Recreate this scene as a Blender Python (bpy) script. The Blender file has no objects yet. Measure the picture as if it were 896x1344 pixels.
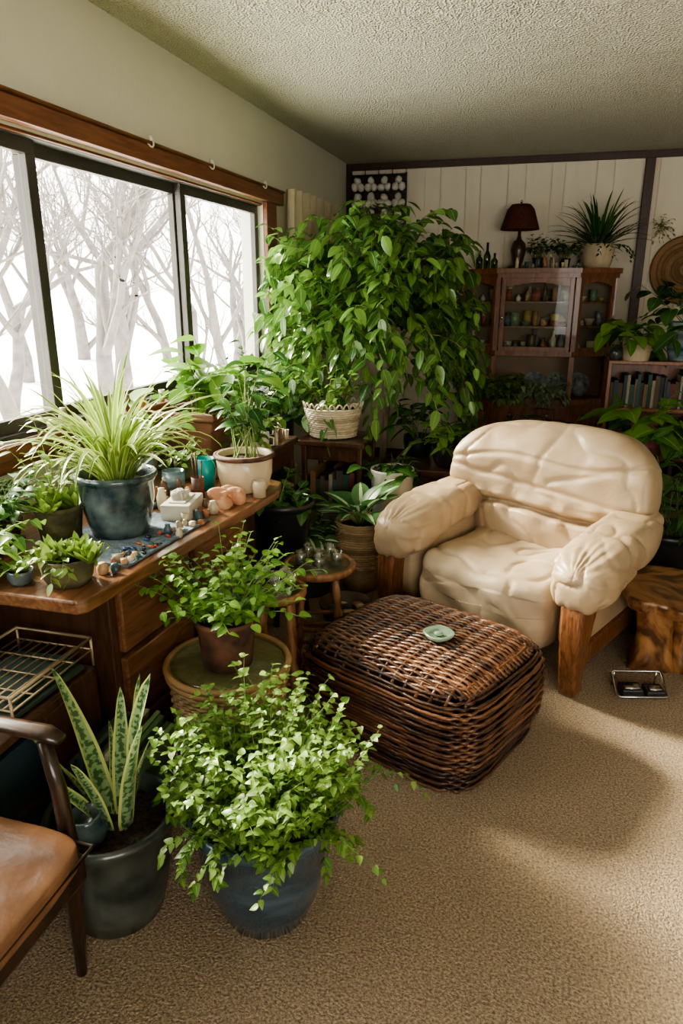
import bpy, math, random
from mathutils import Vector, Matrix, noise
rng = random.Random(7)
sin, cos, pi, rad = math.sin, math.cos, math.pi, math.radians
U = rng.uniform
scene = bpy.context.scene
COL = scene.collection
try:
    scene.view_settings.look = 'AgX - Medium High Contrast'
except Exception as e:
    print('look', e)

# ---------------------------------------------------------------- materials
def _nt(name):
    m = bpy.data.materials.new(name); m.use_nodes = True
    nt = m.node_tree; nt.nodes.clear()
    out = nt.nodes.new('ShaderNodeOutputMaterial')
    return m, nt, out
def c4(c): return (c[0], c[1], c[2], 1)
def M(name, c1, c2=None, scale=5, rough=.6, metal=0, bump=0, bscale=None, stretch=(1,1,1), detail=4,
      dist=0, island=False, bdist=.01, coat=0, sheen=0, lo=.3, hi=.7, kind='noise', transl=0, spec=.5, crease=0, cscale=7):
    m, nt, out = _nt(name); N = nt.nodes; L = nt.links
    b = N.new('ShaderNodeBsdfPrincipled')
    b.inputs['Roughness'].default_value = rough; b.inputs['Metallic'].default_value = metal
    b.inputs['Coat Weight'].default_value = coat; b.inputs['Sheen Weight'].default_value = sheen
    b.inputs['Specular IOR Level'].default_value = spec
    tc = N.new('ShaderNodeTexCoord'); mp = N.new('ShaderNodeMapping'); mp.inputs['Scale'].default_value = stretch
    L.new(tc.outputs['Object'], mp.inputs['Vector'])
    if c2 is None: c2 = tuple(x*.85 for x in c1)
    ns = N.new('ShaderNodeTexNoise'); ns.inputs['Scale'].default_value = scale
    ns.inputs['Detail'].default_value = detail; ns.inputs['Distortion'].default_value = dist
    L.new(mp.outputs[0], ns.inputs['Vector'])
    fac = ns.outputs['Fac']
    if island:
        g = N.new('ShaderNodeNewGeometry'); ma = N.new('ShaderNodeMath'); ma.operation = 'MULTIPLY_ADD'
        ma.inputs[1].default_value = .5
        L.new(g.outputs['Random Per Island'], ma.inputs[0])
        mb2 = N.new('ShaderNodeMath'); mb2.operation = 'MULTIPLY'; mb2.inputs[1].default_value = .5
        L.new(ns.outputs['Fac'], mb2.inputs[0]); L.new(mb2.outputs[0], ma.inputs[2]); fac = ma.outputs[0]
    cr = N.new('ShaderNodeValToRGB'); cr.color_ramp.elements[0].position = lo; cr.color_ramp.elements[1].position = hi
    cr.color_ramp.elements[0].color = c4(c1); cr.color_ramp.elements[1].color = c4(c2)
    L.new(fac, cr.inputs[0]); L.new(cr.outputs[0], b.inputs['Base Color'])
    nrm = None
    if crease:   # fine leather creases: ridged, distorted noise
        n3 = N.new('ShaderNodeTexNoise'); n3.noise_type = 'RIDGED_MULTIFRACTAL'
        n3.inputs['Scale'].default_value = cscale; n3.inputs['Detail'].default_value = 3; n3.inputs['Distortion'].default_value = 1.2
        L.new(mp.outputs[0], n3.inputs['Vector'])
        b3 = N.new('ShaderNodeBump'); b3.invert = True; b3.inputs['Strength'].default_value = crease; b3.inputs['Distance'].default_value = .012
        L.new(n3.outputs['Fac'], b3.inputs['Height']); nrm = b3.outputs[0]; L.new(nrm, b.inputs['Normal'])
    if bump:
        if kind == 'voronoi':
            n2 = N.new('ShaderNodeTexVoronoi'); o = n2.outputs['Distance']
        else:
            n2 = N.new('ShaderNodeTexNoise'); n2.inputs['Detail'].default_value = 5; o = n2.outputs['Fac']
        n2.inputs['Scale'].default_value = bscale or scale
        L.new(mp.outputs[0], n2.inputs['Vector'])
        bp = N.new('ShaderNodeBump'); bp.inputs['Strength'].default_value = bump; bp.inputs['Distance'].default_value = bdist
        if nrm: L.new(nrm, bp.inputs['Normal'])
        L.new(o, bp.inputs['Height']); L.new(bp.outputs[0], b.inputs['Normal'])
    if transl:
        t = N.new('ShaderNodeBsdfTranslucent'); L.new(cr.outputs[0], t.inputs[0])
        mx = N.new('ShaderNodeMixShader'); mx.inputs[0].default_value = transl
        L.new(b.outputs[0], mx.inputs[1]); L.new(t.outputs[0], mx.inputs[2]); L.new(mx.outputs[0], out.inputs[0])
    else:
        L.new(b.outputs[0], out.inputs[0])
    return m

def LEAF(name, dark, light, rib=None, ribw=.05, edge=None, edgew=.3, transl=.3, rough=.4, band=None):
    m, nt, out = _nt(name); N = nt.nodes; L = nt.links
    b = N.new('ShaderNodeBsdfPrincipled'); b.inputs['Roughness'].default_value = rough
    g = N.new('ShaderNodeNewGeometry'); cr = N.new('ShaderNodeValToRGB')
    cr.color_ramp.elements[0].color = c4(dark); cr.color_ramp.elements[1].color = c4(light)
    L.new(g.outputs['Random Per Island'], cr.inputs[0]); col = cr.outputs[0]
    uv = N.new('ShaderNodeUVMap'); sp = N.new('ShaderNodeSeparateXYZ'); L.new(uv.outputs[0], sp.inputs[0])
    s = N.new('ShaderNodeMath'); s.operation = 'SUBTRACT'; s.inputs[1].default_value = .5; L.new(sp.outputs[0], s.inputs[0])
    a = N.new('ShaderNodeMath'); a.operation = 'ABSOLUTE'; L.new(s.outputs[0], a.inputs[0])
    def mixc(fac, col, c):
        mx = N.new('ShaderNodeMix'); mx.data_type = 'RGBA'; L.new(fac, mx.inputs[0]); L.new(col, mx.inputs[6])
        mx.inputs[7].default_value = c4(c); return mx.outputs[2]
    if band:
        w = N.new('ShaderNodeTexNoise'); w.inputs['Scale'].default_value = 1
        mp = N.new('ShaderNodeMapping'); mp.inputs['Scale'].default_value = (3, 26, 1)
        L.new(uv.outputs[0], mp.inputs[0]); L.new(mp.outputs[0], w.inputs['Vector'])
        r2 = N.new('ShaderNodeValToRGB'); r2.color_ramp.elements[0].position = .45; r2.color_ramp.elements[1].position = .53
        L.new(w.outputs['Fac'], r2.inputs[0]); col = mixc(r2.outputs[0], col, band)
    if edge:
        e = N.new('ShaderNodeMath'); e.operation = 'GREATER_THAN'; e.inputs[1].default_value = edgew
        L.new(a.outputs[0], e.inputs[0]); col = mixc(e.outputs[0], col, edge)
    if rib:
        e = N.new('ShaderNodeMath'); e.operation = 'LESS_THAN'; e.inputs[1].default_value = ribw
        L.new(a.outputs[0], e.inputs[0]); col = mixc(e.outputs[0], col, rib)
    L.new(col, b.inputs['Base Color'])
    t = N.new('ShaderNodeBsdfTranslucent'); L.new(col, t.inputs[0])
    mx = N.new('ShaderNodeMixShader'); mx.inputs[0].default_value = transl
    L.new(b.outputs[0], mx.inputs[1]); L.new(t.outputs[0], mx.inputs[2]); L.new(mx.outputs[0], out.inputs[0])
    return m

def GLASS(name, tint=(1,1,1), gl=.07):
    m, nt, out = _nt(name); N = nt.nodes; L = nt.links
    t = N.new('ShaderNodeBsdfTransparent'); t.inputs[0].default_value = c4(tint)
    g = N.new('ShaderNodeBsdfGlossy'); g.inputs['Roughness'].default_value = .03
    mx = N.new('ShaderNodeMixShader'); mx.inputs[0].default_value = gl
    L.new(t.outputs[0], mx.inputs[1]); L.new(g.outputs[0], mx.inputs[2]); L.new(mx.outputs[0], out.inputs[0])
    return m

mWall = M('wall_paint', (.62,.61,.50), (.65,.64,.53), 2, .85, bump=.15, bscale=60)
mPanel = M('white_panelling', (.74,.68,.56), (.68,.62,.51), 3, .6, stretch=(3,3,.4))
mCeil = M('popcorn_ceiling', (.86,.82,.67), (.70,.66,.52), 120, .95, bump=1, bscale=95, bdist=.025, kind='voronoi', detail=6)
mCarpet = M('carpet_pile', (.22,.15,.088), (.66,.50,.33), 150, .98, bump=1, bscale=170, bdist=.025, detail=7, sheen=.1, lo=.32, hi=.66)
mTrim = M('redwood_trim', (.12,.042,.018), (.23,.088,.036), 8, .4, stretch=(8,.6,8), dist=1)
mDarkTrim = M('dark_trim', (.035,.018,.012), (.07,.035,.022), 8, .45, stretch=(6,6,.6))
mWoodDesk = M('desk_wood', (.085,.034,.015), (.25,.115,.052), 4, .34, stretch=(7,.8,7), dist=2.5, bump=.1, coat=.25, detail=7)
mWoodDk = M('dark_walnut', (.03,.013,.007), (.09,.04,.02), 6, .35, stretch=(6,6,1), dist=1.2, coat=.2)
mWoodEb = M('ebonised_wood', (.014,.008,.005), (.045,.02,.011), 6, .3, stretch=(6,6,1), dist=1.2, coat=.35)
mWoodCab = M('cabinet_wood', (.12,.042,.015), (.29,.112,.041), 6, .36, stretch=(6,6,1), dist=1.2, coat=.2)
mWoodChair = M('armchair_oak', (.07,.028,.011), (.26,.11,.045), 7, .38, stretch=(6,6,1), dist=2.5, bump=.2, detail=7)
mWoodStool = M('stool_oak', (.16,.075,.03), (.33,.17,.075), 7, .45, stretch=(5,5,1), dist=1)
mStump = M('stump_wood', (.09,.036,.014), (.40,.20,.08), 3, .32, stretch=(1,1,1), dist=5, bump=.3, detail=8, coat=.35, lo=.4, hi=.62)
mFrame = M('bronze_frame', (.07,.064,.055), (.10,.092,.082), 4, .45, metal=.4)
mLeather = M('cream_leather', (.34,.245,.150), (.46,.350,.230), 5, .40, bump=.3, bscale=60, bdist=.004, detail=6, crease=.5, cscale=5)
mCover = M('cream_seat_cover', (.37,.28,.18), (.48,.38,.265), 5, .6, bump=.35, bscale=12, bdist=.02, crease=.6, cscale=4.5)
mBrLeather = M('brown_leather', (.11,.05,.026), (.27,.14,.072), 5, .3, bump=.3, bscale=50, bdist=.004)
mWick = M('dark_wicker', (.022,.009,.005), (.20,.088,.040), 22, .32, island=True, stretch=(1,1,1), lo=.25, hi=.8, coat=.3, bump=.3, bscale=120)
mWickCore = M('wicker_core', (.010,.006,.004), (.02,.01,.007), 10, .8)
mTanWick = M('tan_wicker', (.26,.17,.08), (.55,.40,.22), 30, .6, island=True, bump=.3)
mWhiteWick = M('pale_wicker', (.42,.34,.23), (.68,.60,.45), 30, .6, island=True, bump=.3)
mRattan = M('rattan_rim', (.28,.165,.07), (.45,.28,.13), 12, .45)
mBluePot = M('blue_glaze', (.016,.033,.052), (.07,.115,.148), 7, .2, coat=.6, bump=.15, detail=8, lo=.35, hi=.72, stretch=(1,1,3))
mTealPot = M('slate_blue_glaze', (.016,.034,.045), (.14,.18,.172), 14, .22, coat=.6, bump=.2, detail=10, lo=.38, hi=.70)
mGreyPot = M('grey_green_glaze', (.016,.022,.020), (.09,.105,.087), 10, .28, coat=.4, bump=.25, detail=9, lo=.35, hi=.7)
mRust = M('rusty_terracotta', (.035,.018,.012), (.19,.085,.048), 14, .7, bump=.6, detail=9, lo=.35, hi=.7)
mBrownPot = M('brown_pot', (.12,.052,.027), (.22,.105,.058), 6, .5)
mMoss = M('mossy_pot', (.035,.032,.015), (.15,.135,.06), 20, .85, bump=.8, detail=8)
mCream = M('cream_ceramic', (.50,.40,.26), (.60,.50,.36), 8, .35, coat=.3)
mWhite = M('white_ceramic', (.62,.59,.52), (.70,.68,.62), 5, .3, coat=.3)
mBlack = M('black_pot', (.010,.011,.012), (.025,.025,.027), 8, .35)
mMaroon = M('maroon_pot', (.08,.01,.015), (.35,.10,.10), 40, .5, kind='voronoi', bump=.3)
mBlueWhite = M('blue_white_pot', (.012,.06,.12), (.45,.52,.50), 6, .2, coat=.5, stretch=(.5,.5,3))
mTeal = M('teal_plastic', (.0,.25,.22), (.0,.30,.27), 4, .4)
mSoil = M('soil', (.018,.011,.007), (.075,.045,.028), 60, .95, bump=1, bscale=90, bdist=.02)
mStem = M('stem_green', (.13,.20,.05), (.20,.26,.08), 10, .6)
mTwig = M('ficus_twig', (.16,.15,.06), (.26,.23,.10), 10, .6)
mBark = M('bark', (.20,.14,.085), (.38,.29,.19), 14, .85, stretch=(3,3,.7), bump=.5)
mGlass = GLASS('window_glass', (.97,.985,.98), .03)
mClear = GLASS('clear_glass', (.86,.90,.88), .18)
mTableGlass = GLASS('table_glass', (.84,.90,.86), .12)
mCurtain = M('curtain_cloth', (.74,.65,.46), (.82,.74,.56), 14, .9, transl=.45)
mMetal = M('chrome_metal', (.5,.5,.5), (.7,.7,.7), 5, .22, metal=1)
mBlackPl = M('black_plastic', (.015,.015,.017), (.03,.03,.03), 5, .35)
mJade = M('jade_glaze', (.20,.30,.21), (.32,.42,.32), 12, .15, coat=.7)
mShade = M('oxblood_shade', (.07,.016,.012), (.12,.03,.02), 40, .8, transl=.1)
mCloth = M('beige_cloth', (.40,.33,.24), (.52,.45,.34), 12, .9, bump=.4, bscale=30)
mPaper = M('paper', (.50,.47,.39), (.61,.58,.50), 5, .8)
mSalt = M('salt_rock', (.50,.20,.10), (.66,.38,.24), 10, .6, bump=.6, bscale=20)
mMat = M('blue_mat', (.08,.11,.15), (.20,.25,.29), 60, .9, bump=.5, bscale=120)
mSnow = M('snow', (.80,.82,.85), (.86,.87,.9), 1, .8, bump=.2, bscale=2, bdist=.2)
mTree = M('bare_tree_bark', (.105,.093,.085), (.185,.165,.152), 6, .9)
def colormat(name, cols, rough=.6):
    m, nt, out = _nt(name); N = nt.nodes; L = nt.links
    b = N.new('ShaderNodeBsdfPrincipled'); b.inputs['Roughness'].default_value = rough
    g = N.new('ShaderNodeNewGeometry'); cr = N.new('ShaderNodeValToRGB'); cr.color_ramp.interpolation = 'CONSTANT'
    e = cr.color_ramp.elements
    e[0].color = c4(cols[0]); e[0].position = 0; e[1].color = c4(cols[1]); e[1].position = 1/len(cols)
    for i, c in enumerate(cols[2:]):
        x = e.new((i+2)/len(cols)); x.color = c4(c)
    L.new(g.outputs['Random Per Island'], cr.inputs[0]); L.new(cr.outputs[0], b.inputs['Base Color'])
    L.new(b.outputs[0], out.inputs[0]); return m
mBooks = colormat('book_spines', [(.02,.04,.05),(.14,.03,.025),(.25,.22,.16),(.02,.07,.05),(.04,.04,.035),(.18,.10,.04),(.03,.07,.08),(.10,.06,.03),(.06,.05,.04)])
mMags = colormat('magazines', [(.05,.10,.04),(.10,.16,.06),(.03,.05,.03),(.25,.24,.17),(.04,.07,.06)])
mBeads = colormat('beads', [(.4,.04,.03),(.02,.12,.1),(.25,.12,.05),(.04,.05,.2),(.03,.08,.04),(.02,.02,.03)], .2)
mCrock = colormat('crockery', [(.70,.64,.50),(.60,.42,.15),(.20,.30,.18),(.62,.55,.40),(.2,.22,.26),(.40,.22,.10),(.10,.07,.05),(.30,.10,.06)], .25)
mTrink = colormat('trinkets', [(.30,.13,.06),(.55,.47,.34),(.05,.09,.11),(.12,.07,.04),(.35,.30,.22),(.08,.14,.10),(.45,.28,.14)], .4)

lFicus = LEAF('ficus_leaf', (.036,.105,.020), (.19,.345,.075), (.27,.43,.14), .03, rough=.24, transl=.35)
lVine = LEAF('creeper_leaf', (.06,.15,.025), (.25,.40,.085), (.30,.44,.13), .03, transl=.3)
lLight = LEAF('light_leaf', (.075,.20,.028), (.24,.43,.07), (.30,.46,.12), .03, transl=.35)
lSpider = LEAF('spider_leaf', (.13,.25,.04), (.26,.39,.08), edge=(.50,.55,.20), edgew=.33, transl=.35)
lSnake = LEAF('snake_leaf', (.035,.10,.035), (.07,.15,.05), edge=(.52,.56,.20), edgew=.36, band=(.28,.40,.20), transl=.12, rough=.35)
lDieff = LEAF('veined_leaf', (.04,.13,.04), (.08,.19,.06), (.55,.66,.42), .09, transl=.2)
lDark = LEAF('dark_leaf', (.02,.065,.015), (.08,.19,.042), (.14,.25,.08), .03, transl=.22, rough=.22)
lSucc = LEAF('succulent_leaf', (.11,.19,.04), (.25,.35,.08), transl=.12)

# ---------------------------------------------------------------- mesh builder
class MB:
    def __init__(s): s.v=[]; s.f=[]; s.m=[]; s.uv=[]
    def add(s, vs, fs, mi=0, uvs=None):
        o=len(s.v); s.v.extend([tuple(v) for v in vs])
        for k,f in enumerate(fs):
            s.f.append([i+o for i in f]); s.m.append(mi)
            s.uv.append([uvs[i] for i in f] if uvs else [(0,0)]*len(f))
    def box(s, c, h, mi=0, rot=0, tilt=None):
        Rm = Matrix.Rotation(rot,3,'Z')
        if tilt: Rm = Rm @ tilt
        vs=[]
        for z in(-1,1):
            for y in(-1,1):
                for x in(-1,1): vs.append(Vector(c)+Rm@Vector((x*h[0],y*h[1],z*h[2])))
        s.add(vs,[(0,2,3,1),(4,5,7,6),(0,1,5,4),(2,6,7,3),(0,4,6,2),(1,3,7,5)],mi)
    def b2(s, a, b, mi=0):
        s.box([(a[i]+b[i])/2 for i in range(3)],[abs(b[i]-a[i])/2 for i in range(3)],mi)
    def prism(s, poly, z0, z1, mi=0):
        n=len(poly); vs=[(x,y,z0) for x,y in poly]+[(x,y,z1) for x,y in poly]
        s.add(vs,[tuple(range(n))[::-1],tuple(range(n,2*n))]+[(i,(i+1)%n,n+(i+1)%n,n+i) for i in range(n)],mi)
    def lathe(s, prof, n=32, c=(0,0,0), mi=0, mod=None):
        vs=[];fs=[]
        for k,(r,z) in enumerate(prof):
            for i in range(n):
                a=2*pi*i/n; rr=r*(mod(a,z) if mod else 1)
                vs.append((c[0]+rr*cos(a),c[1]+rr*sin(a),c[2]+z))
        for k in range(len(prof)-1):
            for i in range(n):
                j=(i+1)%n; fs.append((k*n+i,k*n+j,(k+1)*n+j,(k+1)*n+i))
        s.add(vs,fs,mi)
    def disc(s, r, z, n=32, c=(0,0,0), mi=0, bumpy=0):
        vs=[(c[0],c[1],c[2]+z)];rings=5
        for k in range(1,rings+1):
            for i in range(n):
                a=2*pi*i/n; q=r*k/rings
                vs.append((c[0]+q*cos(a),c[1]+q*sin(a),c[2]+z+(U(-bumpy,bumpy) if k<rings else 0)))
        fs=[(0,1+i,1+(i+1)%n) for i in range(n)]
        for k in range(rings-1):
            for i in range(n):
                j=(i+1)%n; a=1+k*n; b=a+n; fs.append((a+i,b+i,b+j,a+j))
        s.add(vs,fs,mi)
    def tube(s, pts, r, n=6, mi=0, closed=False, cap=True, flat=1):
        pts=[Vector(p) for p in pts]; m=len(pts)
        if not isinstance(r,(list,tuple)): r=[r]*m
        vs=[];fs=[]; up=None
        for i,p in enumerate(pts):
            if closed: t=pts[(i+1)%m]-pts[i-1]
            else: t=pts[min(i+1,m-1)]-pts[max(i-1,0)]
            if t.length<1e-9: t=Vector((0,0,1))
            t.normalize()
            if up is None:
                up=Vector((0,0,1)) if abs(t.z)<.9 else Vector((1,0,0))
            a=up-t*up.dot(t)
            if a.length<1e-5: a=t.orthogonal()
            a.normalize(); b=t.cross(a); up=a
            for k in range(n):
                q=2*pi*k/n; vs.append(p+a*(r[i]*cos(q)*flat)+b*(r[i]*sin(q)))
        for i in range(m if closed else m-1):
            j=(i+1)%m
            for k in range(n):
                l=(k+1)%n; fs.append((i*n+k,i*n+l,j*n+l,j*n+k))
        if cap and not closed:
            fs.append(tuple(range(n))[::-1]); fs.append(tuple(range((m-1)*n,m*n)))
        s.add(vs,fs,mi)
    def blob(s, size, n=3, res=16, deform=None, mi=0):
        idx={};vs=[];fs=[]
        def g(p):
            k=(round(p[0],5),round(p[1],5),round(p[2],5))
            if k not in idx:
                q=[math.tan(c*.785398*.999) for c in p]
                d=sum(abs(c)**n for c in q)**(1/n)
                w=Vector([q[i]/d*size[i] for i in range(3)])
                if deform: w=deform(w)
                idx[k]=len(vs); vs.append(w)
            return idx[k]
        for ax in range(3):
            for sg in(-1,1):
                for i in range(res):
                    for j in range(res):
                        quad=[]
                        for (a,b) in((i,j),(i+1,j),(i+1,j+1),(i,j+1)):
                            p=[0,0,0]; p[ax]=sg; p[(ax+1)%3]=-1+2*a/res; p[(ax+2)%3]=-1+2*b/res
                            quad.append(g(p))
                        fs.append(quad if sg>0 else quad[::-1])
        s.add(vs,fs,mi)
    def obj(s, name, mats, parent=None, smooth=True, bevel=0, loc=None, auto=False):
        me=bpy.data.meshes.new(name); me.from_pydata(s.v,[],s.f)
        if not isinstance(mats,(list,tuple)): mats=[mats]
        for m in mats: me.materials.append(m)
        me.polygons.foreach_set('material_index',s.m)
        uvl=me.uv_layers.new(name='UVMap')
        flat=[c for f in s.uv for u in f for c in u]
        uvl.data.foreach_set('uv',flat)
        if smooth: me.polygons.foreach_set('use_smooth',[True]*len(s.f))
        me.update()
        o=bpy.data.objects.new(name,me); COL.objects.link(o)
        if loc: o.location=loc
        if parent: o.parent=parent
        if bevel:
            b=o.modifiers.new('bevel','BEVEL'); b.width=bevel; b.segments=2; b.limit_method='ANGLE'
        return o
def E(name, loc=(0,0,0), rz=0):
    o=bpy.data.objects.new(name,None); o.empty_display_size=.1; COL.objects.link(o)
    o.location=loc; o.rotation_euler=(0,0,rad(rz)); return o

def ovate(t): return max(0,sin(pi*t**.8))**.75
def heart(t): return max(0,sin(pi*t**.5))**.8
def leaf(mb,p,d,up,L,W,mi=0,droop=.25,fold=.25,prof=ovate,segs=(0,.1,.3,.52,.74,.9,1)):
    d=Vector(d).normalized(); up=Vector(up)
    sd=d.cross(up)
    if sd.length<1e-4: sd=Vector((1,0,0))
    sd.normalize(); nr=sd.cross(d)
    vs=[];uv=[];fs=[]
    for t in segs:
        c=Vector(p)+d*(L*t)+Vector((0,0,-droop*L*t*t)); w=W*.5*prof(t)
        vs+= [c-sd*w+nr*w*fold, c, c+sd*w+nr*w*fold]; uv+=[(0,t),(.5,t),(1,t)]
    for i in range(len(segs)-1):
        a=i*3; fs+=[(a,a+1,a+4,a+3),(a+1,a+2,a+5,a+4)]
    mb.add(vs,fs,mi,uv)
def strap(mb,p,az,pitch,L,W,bend,segs=9,mi=0,fold=.3,power=1.4,taper=.35,base=.5,twist=0):
    p=Vector(p); vs=[];uv=[];fs=[]
    for i in range(segs+1):
        t=i/segs; pit=pitch-bend*t**power
        d=Vector((cos(pit)*cos(az),cos(pit)*sin(az),sin(pit)))
        if i: p=p+d*(L/segs)
        a2=az+pi/2
        sd=Vector((cos(a2),sin(a2),0)); nr=sd.cross(d)*-1
        tw=twist*t; sd2=sd*cos(tw)+nr*sin(tw); nr2=nr*cos(tw)-sd*sin(tw)
        w=W*.5*min(1,base+t*2.5)*(1 if t<1-taper else max(.02,math.sqrt(max(0,(1-t)/taper))))
        vs+=[p-sd2*w+nr2*w*fold,p,p+sd2*w+nr2*w*fold]; uv+=[(0,t),(.5,t),(1,t)]
    for i in range(segs):
        a=i*3; fs+=[(a,a+1,a+4,a+3),(a+1,a+2,a+5,a+4)]
    mb.add(vs,fs,mi,uv)
def stem(mb,p,az,pitch,L,bend,n,ll,lw,r=.002,first=1,droop=.3,lim=None,prof=ovate,per=1,up=.5,zmin=None,wig=.25,ml=0,ms=1,flop=-.1):
    p=Vector(p); pts=[p.copy()]; sg=1
    for i in range(n):
        t=(i+1)/n; pit=pitch-bend*t**1.3; az+=U(-wig,wig)
        d=Vector((cos(pit)*cos(az),cos(pit)*sin(az),sin(pit)))
        p=p+d*(L/n)
        if zmin is not None and p.z<zmin: p.z=zmin
        if lim and not lim(p): break
        pts.append(p.copy())
        if i>=first:
            for q in range(per):
                sg=-sg; la=az+sg*U(.5,1.4); lp=pit*.35+U(-.5,.4)+flop
                dl=Vector((cos(lp)*cos(la),cos(lp)*sin(la),sin(lp))); k=U(.65,1.15)
                if lim and not lim(p+dl*ll*k): continue
                leaf(mb,p,dl,(U(-up,up),U(-up,up),1),ll*k,lw*k,ml,droop,U(.1,.4),prof)
    if len(pts)>1: mb.tube(pts,[r*(1-.6*i/len(pts)) for i in range(len(pts))],4,ms,cap=False)
    return pts
def rosette(mb,c,n,L,W,pit=(20,80),bend=30,mi=0,taper=.4,fold=.3,segs=6,jr=.01,lim=None,twist=.5):
    for i in range(n):
        az=i*2.4+U(-.3,.3); pt=rad(U(*pit)); l=L*U(.7,1.1)
        if lim and not lim(Vector(c)+Vector((cos(az)*l,sin(az)*l,0))): continue
        strap(mb,(c[0]+cos(az)*jr,c[1]+sin(az)*jr,c[2]),az,pt,l,W*U(.8,1.1),rad(bend*U(.5,1.3)),segs,mi,fold,taper=taper,twist=U(-twist,twist))

def pot(g,rt,rb,h,mat,style='lip',z=0,c=(0,0),soil=True,name='pot'):
    m=MB(); t=max(.006,rt*.06); x,y=c
    if style=='lip':
        pr=[(0.001,0),(rb,0),(rb+(rt-rb)*.4,h*.4),(rt*.95,h*.84),(rt*.955,h*.86),(rt*1.03,h*.88),(rt*1.04,h*.98),(rt*1.0,h),(rt-t,h),(rt-t*1.3,h*.8)]
    elif style=='bowl':
        pr=[(.001,0),(rb,0),(rb+(rt-rb)*.6,h*.25),(rt*.98,h*.6),(rt,h*.85),(rt*.98,h*.97),(rt-t*.5,h),(rt-t,h*.97),(rt-t*1.3,h*.8)]
    elif style=='barrel':
        pr=[(.001,0),(rb,0),(rb*1.04,h*.05),((rt+rb)*.55,h*.45),(rt*1.02,h*.82),(rt*.96,h*.88),(rt*1.02,h*.93),(rt*1.02,h*.98),(rt*.97,h),(rt-t*1.4,h*.97),(rt-t*1.5,h*.8)]
    elif style=='roll':
        pr=[(.001,0),(rb,0),(rb+(rt-rb)*.35,h*.2),(rb+(rt-rb)*.75,h*.55),(rt*.96,h*.86),(rt*1.02,h*.89),(rt*1.06,h*.94),(rt*1.03,h*.99),(rt*.98,h),(rt-t*1.2,h*.97),(rt-t*1.4,h*.8)]
    else:
        pr=[(.001,0),(rb,0),(rb+.002,h*.02),(rt-.002,h*.97),(rt,h*.985),(rt-t*.4,h),(rt-t,h*.985),(rt-t*1.2,h*.8)]
    m.lathe(pr,40,(x,y,z)); m.obj(name,mat,g)
    if soil:
        s=MB(); s.disc(rt-t*1.2,h*.82,24,(x,y,z),0,.004); s.obj('soil',mSoil,g)
    return z+h*.82

def weave(mb,rfun,z0,z1,rows,nst,r,n=72,mi=0,amp=.003):
    for k in range(rows):
        z=z0+(z1-z0)*(k+.5)/rows; R=rfun(z); pts=[]
        for i in range(n):
            a=2*pi*i/n; q=R+amp*sin(nst*a+pi*k); pts.append((q*cos(a),q*sin(a),z))
        mb.tube(pts,r,5,mi,closed=True)

# ---------------------------------------------------------------- room
XL, YB, ZC, XR, YN = -1.75, 6.44, 2.54, 3.2, -1.6
def simple(name, boxes, mat, bevel=0, smooth=False):
    m=MB()
    for a,b in boxes: m.b2(a,b)
    return m.obj(name,mat,None,smooth,bevel)
simple('floor',[((XL-.15,YN-.15,-.1),(XR+.15,YB+.15,0))],mCarpet)
simple('ceiling',[((XL-.15,YN-.15,ZC),(XR+.15,YB+.15,ZC+.1))],mCeil)
WZ0,WZ1,WY0,WY1=1.0,2.02,.05,4.45
simple('wall_left',[((XL-.15,YN,0),(XL,YB,WZ0)),((XL-.15,YN,WZ1),(XL,YB,ZC)),((XL-.15,YN,WZ0),(XL,WY0,WZ1)),((XL-.15,WY1,WZ0),(XL,YB,WZ1))],mWall)
simple('wall_right',[((XR,YN,0),(XR+.15,YB,ZC))],mWall)
NX0,NX1,NZ0,NZ1=.1,2.6,.7,2.1
simple('wall_near',[((XL-.15,YN-.15,0),(XR+.15,YN,NZ0)),((XL-.15,YN-.15,NZ1),(XR+.15,YN,ZC)),((XL-.15,YN-.15,NZ0),(NX0,YN,NZ1)),((NX1,YN-.15,NZ0),(XR+.15,YN,NZ1))],mWall)
# panelled back wall with real grooves
m=MB(); x=XL
m.b2((XL-.15,YB+.012,0),(XR+.15,YB+.12,ZC))
k=0; widths=[.14,.20,.10,.24,.13,.21,.12,.22]
while x<XR:
    w=widths[k%8]; k+=1
    m.b2((x+.0035,YB,0),(min(x+w,XR)-.0035,YB+.03,ZC)); x+=w
m.obj('wall_back',mPanel,None,False,.001)
simple('trim_1',[((XL,YB-.025,ZC-.06),(XR,YB-.002,ZC-.005))],mDarkTrim,.004)
simple('trim_2',[((XL+.001,YB-.03,.9),(XL+.05,YB-.003,ZC-.06))],mDarkTrim,.004)
simple('trim_3',[((.64,YB-.05,0),(.71,YB-.003,ZC-.061))],mDarkTrim,.004)
simple('baseboard_back',[((XL,YB-.02,0),(.63,YB-.002,.09))],mDarkTrim,.004)
simple('baseboard_left',[((XL+.001,YN,0),(XL+.015,YB-.03,.09))],mDarkTrim,.004)
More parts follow.
